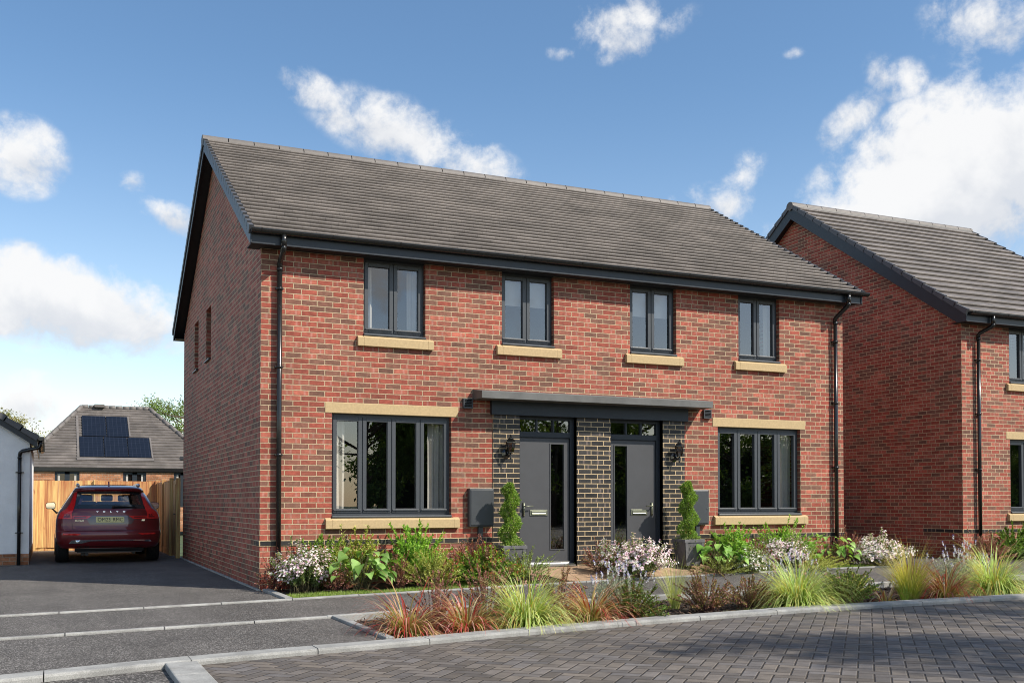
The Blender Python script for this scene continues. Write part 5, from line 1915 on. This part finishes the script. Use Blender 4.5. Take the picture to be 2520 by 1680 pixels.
shrub('green_shrub', 'tallest bright green shrub below the right part of the left window sill', 'shrub', (2.10, -0.38), FG(2.1, -.4), 0.42, 0.78, BRIGHT, 90, 32, 0.038, 0.020, 38, gG)
shrub('green_shrub', 'fine-leaved olive shrub in front of the tallest bright green shrub', 'shrub', (2.20, -0.82), FG(2.2, -.8), 0.44, 0.54, YELG, 90, 34, 0.020, 0.010, 39, gG)
shrub('barberry', 'broad purple barberry under the meter box left of the doors', 'shrub', (3.05, -0.36), FG(3.0, -.4), 0.50, 0.56, PURP, 95, 30, 0.022, 0.012, 40, gU, stem=M_STEMP)
shrub('green_shrub', 'glossy green shrub with red tips in front of the broad purple barberry', 'shrub', (3.00, -0.80), FG(3.0, -.8), 0.52, 0.46, DGREEN + [srgb('8fae44')], 90, 26, 0.040, 0.019, 41, gG, tipcols=[srgb('b8584a'), srgb('8fae44'), srgb('a9c95c')])
shrub('arching_shrub', 'airy arching pale green shrub beside the left planter', 'shrub', (3.62, -0.88), FG(3.6, -.85), 0.50, 0.50, [srgb('8a9c58'), srgb('a9b878'), srgb('74863e')], 42, 30, 0.022, 0.010, 42, stem=M_STEMP, t0=0.2)
shrub('barberry', 'purple barberry twigs at the left edge of the pink shrub before the doors', 'shrub', (5.02, -0.62), FG(5.0, -.6) + 0.08, 0.30, 0.46, PURP, 26, 26, 0.020, 0.012, 43, gU, stem=M_STEMP)
flowering('rounded pink flowering shrub on the landing in front of the brick pier', 5.46, -0.78, 0.56, 0.58, 44, nf=1500)
bigleaf('large heart-leaved plant just right of the right planter', (7.26, -0.55), FG(7.2, -.5), 0.42, 0.56, [srgb('8ab552'), srgb('a5cc6a'), srgb('6f9a40')], 42, 0.19, 45, 'big heart-leaved plants')
shrub('green_shrub', 'bushy bright green shrub under the left end of the right window sill', 'shrub', (7.72, -0.24), FG(7.7, -.3), 0.40, 0.64, BRIGHT, 70, 28, 0.034, 0.017, 46, gG)
flowering('small white flowering shrub right of the right planter', 7.66, -0.76, 0.26, 0.36, 47, WHITEF, 350)
shrub('barberry', 'purple barberry below the middle of the right window sill', 'shrub', (8.05, -0.5), FG(8, -.5), 0.38, 0.46, PURP, 60, 28, 0.020, 0.012, 48, gU, stem=M_STEMP)
flowering('pink flowering shrub under the right window sill', 8.52, -0.5, 0.42, 0.52, 49, nf=950)
shrub('green_shrub', 'wide leafy green shrub against the wall under the right end of the right sill', 'shrub', (8.75, -0.22), FG(8.7, -.2), 0.60, 0.66, BRIGHT, 95, 28, 0.034, 0.017, 50, gG)
bigleaf('large heart-leaved plant near the right drainpipe', (9.62, -0.42), FG(9.6, -.4), 0.42, 0.58, [srgb('9cc45c'), srgb('b2d67a'), srgb('7fae48')], 34, 0.18, 51, 'big heart-leaved plants')
shrub('barberry', 'purple barberry at the foot of the right drainpipe', 'shrub', (10.15, -0.25), FG(10.1, -.25), 0.40, 0.54, PURP, 60, 28, 0.020, 0.012, 52, gU, stem=M_STEMP)
flowering('pale pink and white flowering shrub at the right corner of the house', 10.62, -0.42, 0.54, 0.50, 53, PINKF[:3] + WHITEF, 1400)
shrub('arching_shrub', 'thin-leaved arching shrub in front of the right planter', 'shrub', (6.98, -0.92), FG(6.9, -.78), 0.46, 0.34, [srgb('8a9a4c'), srgb('a8b268'), srgb('76713a')], 46, 26, 0.020, 0.010, 54, stem=M_STEMP, t0=0.2)
shrub('green_shrub', 'low yellowish green shrub at the path edge, right of the white flowers', 'shrub', (9.0, -0.76), FG(9, -.7), 0.5, 0.30, YELG, 60, 26, 0.022, 0.011, 55, gG)

# roadside bed
def BD(x): return gz(x) - 0.05


red = dict(basecols=REDB, tipcols=REDG, w=0.015, droop=2.0, lean=(0.25, 2.1), group='red-tipped grasses')
grass_clump('red_grass', 'red-tipped grass nearest the bed corner by the tarmac crossing', (0.40, -5.22), BD(0), 560, 0.72, REDM, 61, base=0.10, **red)
grass_clump('red_grass', 'red-tipped grass left of the first big green grass', (1.0, -5.20), BD(1), 460, 0.64, REDM, 62, base=0.10, **red)
grass_clump('red_grass', 'deep red grass right of the first big green grass', (2.38, -5.14), BD(2.4), 440, 0.74, REDM, 63, base=0.08, **red)
grass_clump('red_grass', 'small reddish grass left of the yellow grass', (6.42, -5.02), BD(6.4), 80, 0.46, REDM, 64, base=0.06, **red)
grass_clump('red_grass', 'deep red grass right of the yellow grass', (7.34, -5.06), BD(7.3), 440, 0.72, REDM, 65, base=0.08, **red)
grn = dict(w=0.010, droop=2.3, lean=(0.1, 2.2), group='big green fountain grasses', basecols=[srgb('5d7f35'), srgb('6f9440'), srgb('4d6d2a')])
GC = [srgb('bcd874'), srgb('d4e498'), srgb('a0c25e'), srgb('e2e4a8'), srgb('d6b866')]
PK = (14, 0.56, 0.016, [srgb('d8b4a4'), srgb('c59a88')])
grass_clump('fountain_grass', 'first big green fountain grass counting from the left end of the bed', (1.66, -5.14), BD(1.6), 1400, 0.78, GC, 66, base=0.15, heads=PK, tipcols=[srgb('d8d49a'), srgb('a9c06a')], **grn)
grass_clump('fountain_grass', 'big green fountain grass in the middle of the bed, right of two barberries', (5.20, -4.92), BD(5.2), 1400, 0.82, GC, 67, base=0.15, heads=PK, tipcols=[srgb('d0d890'), srgb('b0c86a')], **grn)
grass_clump('fountain_grass', 'big green fountain grass cut off by the right edge of the photo', (8.42, -4.82), BD(8.4), 1300, 0.88, GC, 68, base=0.15, heads=PK, **grn)
grass_clump('yellow_grass', 'yellow upright grass between two small red grasses', (6.86, -4.96), BD(6.9), 500, 0.72, [srgb('d6cf66'), srgb('c4c05a'), srgb('e2dc8a'), srgb('b0b54c')], 69, w=0.006, droop=0.9, lean=(0.03, 0.85), base=0.09, tipcols=[srgb('d9a85c'), srgb('e0d890')], basecols=[srgb('8aa548'), srgb('a4b85a')])
grass_clump('feather_grass', 'thin pale feather grass standing in the bark left of a barberry', (3.90, -4.36), BD(3.9), 190, 0.58, [srgb('c4cc80'), srgb('a9b866'), srgb('d8d8a0')], 70, w=0.0035, droop=0.7, lean=(0.02, 0.6), base=0.05, group='thin pale grasses')
grass_clump('feather_grass', 'smallest thin grass tuft in the bark, right of the feather grass', (4.18, -4.45), BD(4.1), 60, 0.30, [srgb('b4c468'), srgb('9cb250')], 71, w=0.0035, droop=0.5, lean=(0.02, 0.5), base=0.03, group='thin pale grasses')
grass_clump('feather_grass', 'small green grass tuft touching the yellow grass', (6.66, -5.08), BD(6.6), 70, 0.26, [srgb('a8c05c'), srgb('8fae48')], 72, w=0.004, droop=0.6, lean=(0.02, 0.6), base=0.04, group='thin pale grasses')
sh = dict(group=gU, stem=M_STEMP, t0=0.22)
shrub('barberry', 'sparse purple barberry behind the leftmost red grass', 'shrub', (0.90, -4.55), BD(.9), 0.30, 0.74, PURP, 34, 34, 0.018, 0.010, 73, **sh)
shrub('barberry', 'sparse purple barberry behind the second red grass from the left', 'shrub', (1.50, -4.50), BD(1.6), 0.32, 0.80, PURP, 38, 34, 0.018, 0.010, 74, **sh)
shrub('barberry', 'purple barberry twigs behind the right side of the first big green grass', 'shrub', (2.62, -3.95), BD(2.6), 0.32, 0.52, PURP, 36, 30, 0.018, 0.010, 75, **sh)
lavender('silvery lavender behind the deep red grass in front of the doors', (3.30, -4.10), BD(3.3), 0.36, 0.62, 76)
shrub('green_shrub', 'fine-leaved dark green shrub standing close to the kerb, right of the deep red grass', 'shrub', (2.98, -4.98), BD(3), 0.34, 0.48, [srgb('4f6f2c'), srgb('6d8c3a'), srgb('7c6a3c')], 50, 34, 0.020, 0.011, 77, stem=M_STEMP, t0=0.2)
shrub('barberry', 'purple-green barberry in the bark, left of its similar neighbour', 'shrub', (4.02, -4.80), BD(4), 0.30, 0.54, PURPG, 52, 32, 0.019, 0.011, 78, **sh)
shrub('barberry', 'lower purple-green barberry left of the middle fountain grass', 'shrub', (4.66, -4.72), BD(4.6), 0.36, 0.46, PURPG, 52, 32, 0.019, 0.011, 79, **sh)
lavender('white-spiked lavender behind the middle fountain grass', (6.10, -3.78), BD(6.1), 0.40, 0.62, 80)
shrub('green_shrub', 'loose green shrub with reddish stems right of the middle fountain grass', 'shrub', (6.02, -4.80), BD(6), 0.40, 0.50, [srgb('6f8f3c'), srgb('8aa650'), srgb('5a7630'), srgb('8a6a48')], 66, 32, 0.021, 0.011, 81, stem=M_STEMP, t0=0.2)
lavender('dense white and violet lavender near the right edge behind the last fountain grass', (8.75, -4.0), BD(8.8), 0.44, 0.62, 82, nsp=80)
shrub('barberry', 'purple barberry behind the rightmost red grass', 'shrub', (8.05, -3.9), BD(8), 0.36, 0.50, PURP, 50, 32, 0.019, 0.011, 83, **sh)
shrub('green_shrub', 'low yellowish shrub behind the loose green shrub at the path edge', 'shrub', (6.75, -4.0), BD(6.7), 0.34, 0.34, YELG, 50, 30, 0.020, 0.010, 84)
# in front of the right-hand house
shrub('green_shrub', 'dark leafy shrub at the foot of the right house by its drainpipe', 'shrub', (14.7, 0.10), gz(14), 0.55, 0.62, DGREEN, 80, 30, 0.040, 0.018, 85, gG)
bigleaf('big-leaved plant under the right house window at the photo edge', (15.6, 0.0), gz(15), 0.5, 0.72, [srgb('6f9a40'), srgb('5d8636'), srgb('87ab50')], 34, 0.20, 86, 'big heart-leaved plants')
shrub('barberry', 'purple barberry in front of the right house corner', 'shrub', (13.55, -0.20), gz(13), 0.45, 0.52, PURP, 60, 30, 0.021, 0.012, 87, gU, stem=M_STEMP)


# planters with spiral-clipped conifers
def planter(x, y, z, label, tlabel, seed):
    p = thing('planter', label, 'planter', (x, y, z), 0, 'tall square lead-grey planters')
    mb = MB(); h = 0.42; a, b_ = 0.125, 0.180
    q = [(-1, -1), (1, -1), (1, 1), (-1, 1)]
    lo = [(sx * a, sy * a, 0) for sx, sy in q]; hi = [(sx * b_, sy * b_, h - 0.05) for sx, sy in q]
    for k in range(4):
        k2 = (k + 1) % 4; mb.face([lo[k], lo[k2], hi[k2], hi[k]])
    mb.face(lo[::-1])
    r = b_ + 0.012
    mb.box(-r, r, -r, -r + 0.03, h - 0.05, h); mb.box(-r, r, r - 0.03, r, h - 0.05, h); mb.box(-r, -r + 0.03, -r + 0.03, r - 0.03, h - 0.05, h); mb.box(r - 0.03, r, -r + 0.03, r - 0.03, h - 0.05, h)
    for k in range(4):      # raised border strips on each face
        k2 = (k + 1) % 4
        L0, L1, H0, H1 = [Vector(v) for v in (lo[k], lo[k2], hi[k], hi[k2])]
        nn = (L1 - L0).cross(H0 - L0).normalized() * 0.008
        for t0, t1 in ((0.0, 0.14), (0.86, 1.0)):
            mb.face([L0.lerp(L1, t0) + nn, L0.lerp(L1, t1) + nn, H0.lerp(H1, t1) + nn, H0.lerp(H1, t0) + nn])
    mb.build('pot', M_POT, p, bevel=0.004)
    mb = MB(); mb.box(-b_ + 0.02, b_ - 0.02, -b_ + 0.02, b_ - 0.02, h - 0.08, h - 0.04); mb.build('soil', M_SOIL, p)
    t = thing('topiary', tlabel, 'topiary', (x, y, z + h - 0.04), 0, 'spiral-clipped conifers in planters')
    rng = np.random.default_rng(seed)
    mb = MB(); mb.tube([(0, 0, 0), (0.008, 0.004, 0.5), (0, 0, 0.93)], [0.014, 0.010, 0.004], 8); mb.build('trunk', M_TRUNK, t)
    n = 8000; zz = 0.03 + 0.92 * rng.random(n) ** 0.93; th = rng.uniform(0, 2 * PI, n)
    env = 0.185 * (1 - 0.42 * (zz / 0.95)) * np.clip((0.99 - zz) / 0.12, 0.12, 1)
    lump = 0.66 + 0.34 * np.cos(th - 2 * PI * zz / 0.34 + 1.0) + 0.10 * np.sin(5 * th + 17 * zz)
    rr = env * np.clip(lump, 0.25, 1.15) * rng.uniform(0.55, 1.10, n) ** 0.6
    P = np.stack([rr * np.cos(th), rr * np.sin(th), zz], 1)
    Dv = np.stack([np.cos(th), np.sin(th), np.full(n, 0.55)], 1) + rng.normal(0, 0.55, (n, 3))
    V, F, C = leaves(P, Dv, rng.normal(0, 1, (n, 3)), 0.040 * rng.uniform(0.6, 1.2, n), 0.013, pal(rng, [srgb('94b252'), srgb('7c9e40'), srgb('a9c266'), srgb('668835')], n, 0.16))
    mesh_np('foliage', V, F, M_LEAF, t, C)
    # trailing plant over the rim
    tr = thing('trailing_plant', 'wispy trailing plant spilling over the rim of the %s planter' % ('left' if x < 5 else 'right'), 'plant', (x, y, z + h - 0.03), 0, 'trailing plants in the planters')
    n = 44; az_ = rng.uniform(0, 2 * PI, n); ro = rng.uniform(0.16, 0.24, n)
    T = np.stack([ro * np.cos(az_), ro * np.sin(az_), -rng.uniform(-0.05, 0.22, n)], 1); A = T * [0.3, 0.3, 0]; B_ = T * [0.95, 0.95, 0] + [0, 0, 0.09]
    V, F = stems_mesh(A, B_, T, 0.002, 0.001); mesh_np('stems', V, F, M_STEM, tr)
    idx = np.repeat(np.arange(n), 26); u = (0.2 + 0.8 * rng.random(len(idx)))[:, None]
    P = bez(A[idx], B_[idx], T[idx], u)
    V, F, C = leaves(P, rng.normal(0, 1, P.shape), rng.normal(0, 1, P.shape), 0.018, 0.009, pal(rng, [srgb('9aa868'), srgb('b2bd84'), srgb('7e9048')], len(P)))
    mesh_np('foliage', V, F, M_LEAF, tr, C)


planter(3.60, -0.40, 0.150, 'grey square planter at the left door', 'spiral conifer in the planter by the left door', 91)
planter(6.735, -0.40, 0.196, 'grey square planter at the right door', 'spiral conifer in the planter by the right door', 92)

# mown grass edge in front of the flower bed, turf tufts at the kerb, bark mulch in the roadside bed
rng = np.random.default_rng(7)


def turf(name, pts, hgt, seed, cols, w=0.004):
    rng = np.random.default_rng(seed); n = len(pts)
    az_ = rng.uniform(0, 2 * PI, n)
    Dv = np.stack([0.5 * np.cos(az_), 0.5 * np.sin(az_), np.ones(n)], 1)
    V, F, C = leaves(np.array(pts), Dv, np.stack([np.cos(az_), np.sin(az_), np.full(n, 0.3)], 1), hgt * rng.uniform(0.5, 1.3, n), w, pal(rng, cols, n, 0.2))
    return tag(mesh_np(name, V, F, M_BLADE, None, C), kind='stuff')


pts = []
for k in range(15000):
    x = rng.uniform(0.13, 3.75); y = line1(x) + 0.012 + rng.random() ** 1.3 * (0.46 + 0.12 * math.sin(3 * x))
    pts.append((x, y, FG(x, y) + 0.002))
for k in range(7000):
    x = rng.uniform(7.6, 10.4); y = line1(x) + 0.012 + rng.random() ** 1.3 * 0.34
    pts.append((x, y, FG(x, y) + 0.002))
turf('grass', pts, 0.050, 3, [srgb('7f9c3c'), srgb('98b04c'), srgb('6a8832'), srgb('a9b860')])
pts = []
for k in range(2600):
    x = rng.uniform(0.2, 9.5)
    if math.sin(x * 3.1) + math.sin(x * 7.7 + 1) < -0.3: continue
    y = kerbI(x) + 0.005 + rng.random() * 0.12; pts.append((x, y, BD(x)))
turf('grass', pts, 0.065, 4, [srgb('7f9c3c'), srgb('a9b860'), srgb('8a8a4a')], 0.003)
n = 15000
X_ = rng.uniform(0.14, 12.0, n); t = rng.random(n)
Y_ = np.array([kerbI(x) + 0.02 for x in X_]) * (1 - t) + np.array([line2(x) - 0.07 for x in X_]) * t
P = np.stack([X_, Y_, np.array([BD(x) for x in X_]) + rng.uniform(0.0, 0.022, n)], 1)
az_ = rng.uniform(0, 2 * PI, n)
Dv = np.stack([np.cos(az_), np.sin(az_), rng.normal(0.05, 0.25, n)], 1)
Nv = np.stack([rng.normal(0, .25, n), rng.normal(0, .25, n), np.ones(n)], 1)
V, F, C = leaves(P, Dv, Nv, rng.uniform(0.022, 0.07, n), rng.uniform(0.012, 0.030, n), pal(rng, [srgb('4a3a30'), srgb('3a2c25'), srgb('5e4b3e'), srgb('2c211c'), srgb('6e5a4c')], n, 0.2), 0.02)
tag(mesh_np('bark_mulch', V, F, M_CHIP, None, C), kind='stuff')


# ------------------------------------------------------------------ trees
def tree(label, x, y, z, H, cr, seed, cols, nleaf=9000, leaf=0.16, bare=0.30, group=None, trunk=0.14, gaps=0.5):
    rng = np.random.default_rng(seed)
    root = thing('tree', label, 'tree', (x, y, z), 0, group)
    mb = MB()
    lean = rng.normal(0, 0.02 * H, 2)
    mb.tube([(0, 0, -0.1), (lean[0] * .3, lean[1] * .3, H * 0.3), (lean[0], lean[1], H * 0.86)], [trunk, trunk * 0.8, trunk * 0.18], 9)
    tips = []
    for k in range(16):
        h0 = H * rng.uniform(bare * 0.85, 0.78); a = rng.uniform(0, 2 * PI)
        env = cr * math.sin(PI * min(1.0, max(0.05, (h0 / H - bare * 0.55) / (1.06 - bare * 0.55)))) ** 0.7
        L_ = env * rng.uniform(0.6, 0.95)
        p0 = Vector((lean[0] * h0 / H, lean[1] * h0 / H, h0)); p2 = p0 + Vector((L_ * math.cos(a), L_ * math.sin(a), L_ * rng.uniform(0.25, 0.9)))
        p1 = (p0 + p2) / 2 + Vector((0, 0, -0.08 * L_))
        mb.tube([p0, p1, p2], [trunk * 0.36, trunk * 0.22, trunk * 0.08], 6)
        tips.append((p1, p2))
        for q in range(3):
            a2 = a + rng.normal(0, 0.8); l2 = L_ * rng.uniform(0.3, 0.55)
            s_ = p1.lerp(p2, rng.uniform(0.1, 0.9)); e_ = s_ + Vector((l2 * math.cos(a2), l2 * math.sin(a2), l2 * rng.uniform(0.0, 0.9)))
            mb.tube([s_, s_.lerp(e_, 0.5) + Vector((0, 0, 0.04)), e_], [trunk * 0.12, trunk * 0.08, trunk * 0.03], 5)
            tips.append((s_, e_))
    tips.append((Vector((lean[0], lean[1], H * 0.7)), Vector((lean[0], lean[1], H * 0.94))))
    mb.build('trunk', M_TRUNK, root)
    # leaf clumps round the branch ends
    cen = np.array([tuple(a.lerp(b_, t)) for a, b_ in tips for t in (0.45, 0.8, 1.05)])
    cen = cen[rng.random(len(cen)) < 0.55 + 0.45 * (1 - gaps)]
    k = rng.integers(0, len(cen), nleaf)
    rad = cr * rng.uniform(0.13, 0.27, len(cen))
    d = rng.normal(0, 1, (nleaf, 3)); d = unit(d) * (rng.random((nleaf, 1)) ** 0.45)
    P = cen[k] + d * rad[k][:, None] * [1, 1, 0.75]
    Dv = unit(rng.normal(0, 1, (nleaf, 3))) + d * 0.6 - [0, 0, 0.25]
    cc = pal(rng, cols, len(cen), 0.12)[k] * rng.normal(1, 0.15, (nleaf, 1))
    V, F, C = leaves(P, Dv, rng.normal(0, 1, (nleaf, 3)) + [0, 0, 0.8], leaf * rng.uniform(0.6, 1.2, nleaf), leaf * 0.6, np.clip(cc, 0.005, 1))
    mesh_np('crown', V, F, M_LEAF, root, C)
    return root


OLIVE = [srgb('8a8a52'), srgb('a09a62'), srgb('74763e'), srgb('b2a870')]
TREEG = [srgb('5f7a34'), srgb('76923f'), srgb('4a6428'), srgb('89a04c')]
tree('olive green tree showing over the white bungalow roof', -3.35, 46, 0, 6.0, 2.0, 101, OLIVE, 5000, 0.11, 0.3, 'far trees behind the hip-roofed house')
tree('tall olive green tree rising beside the brick gable', 4.2, 45, 0, 8.0, 2.7, 102, OLIVE[:1] + TREEG, 9000, 0.11, 0.2, 'far trees behind the hip-roofed house', gaps=0.35)
# street trees across the road: they stand behind the viewer, show in the windows and shade the paving
ST = 'street trees across the road mirrored in the windows'
tree('street tree mirrored in the left ground-floor window', 10.0, -29.0, 0, 7.2, 3.2, 111, TREEG, 9000, 0.20, 0.12, ST, 0.2, gaps=0.6)
tree('street tree mirrored in the left ground-floor window, right half', 14.6, -31.0, 0, 6.3, 3.6, 112, TREEG, 15000, 0.20, 0.10, ST, 0.2, gaps=0.2)
tree('street tree mirrored in the left front door', 19.5, -30.0, 0, 6.2, 3.9, 113, TREEG, 15000, 0.20, 0.10, ST, 0.2, gaps=0.3)
tree('street tree mirrored in the right front door', 24.8, -31.0, 0, 6.2, 3.9, 114, TREEG, 15000, 0.20, 0.10, ST, 0.2, gaps=0.3)
tree('street tree mirrored in the left part of the right window', 30.0, -30.0, 0, 6.2, 3.9, 115, TREEG, 15000, 0.20, 0.10, ST, 0.2, gaps=0.35)
tree('street tree mirrored in the right part of the right window', 35.5, -31.0, 0, 6.3, 3.9, 116, TREEG, 15000, 0.20, 0.10, ST, 0.2, gaps=0.25)
tree('street tree mirrored in the window of the right house', 49.0, -30.0, 0, 6.6, 4.2, 117, TREEG, 14000, 0.20, 0.10, ST, 0.2, gaps=0.25)
tree('roadside tree casting dappled shade on the block paving', 15.0, -17.6, 0, 15.0, 2.9, 118, TREEG, 6500, 0.18, 0.66, ST, 0.17, gaps=0.45)

# unseen hedge added behind the street trees, a dark backdrop for reflections
backdrop_hedge = thing('hedge', 'unseen tall hedge added across the road to darken the window reflections', 'hedge', (30.0, -35.0, 0))
rng = np.random.default_rng(130)
mb = MB(); xs_ = lin(-17.5, 34, 52); rr_ = []
for x in xs_:
    h = 4.4 + 0.35 * math.sin(x * 1.3) + 0.25 * math.sin(x * 3.1 + 1)
    i = len(mb.v); rr_.append(i)
    mb.v += [(x, 1.0, 0), (x, 1.05, h * 0.8), (x, 0.4, h), (x, -0.6, h * 0.96), (x, -1.0, 0)]
for a, b_ in zip(rr_, rr_[1:]):
    for k in range(4):
        mb.f.append((a + k, b_ + k, b_ + k + 1, a + k + 1)); mb.sm.append(True); mb.mi.append(0)
mb.build('core', simple('hedge_core', (0.012, 0.018, 0.006), 0.95), backdrop_hedge)
n = 16000
X_ = rng.uniform(-17.6, 34, n); Z_ = rng.random(n) * 4.9
P = np.stack([X_, 1.05 + rng.normal(0, 0.14, n) - np.maximum(0, Z_ - 3.6) * 0.5, Z_], 1)
Dv = np.stack([rng.normal(0, .6, n), np.full(n, 0.6), rng.normal(0.1, .6, n)], 1)
V, F, C = leaves(P, Dv, rng.normal(0, 1, (n, 3)), 0.20, 0.12, pal(rng, [srgb('3f5a26'), srgb('52702f'), srgb('2f451d')], n, 0.2))
mesh_np('foliage', V, F, M_LEAF, backdrop_hedge, C)
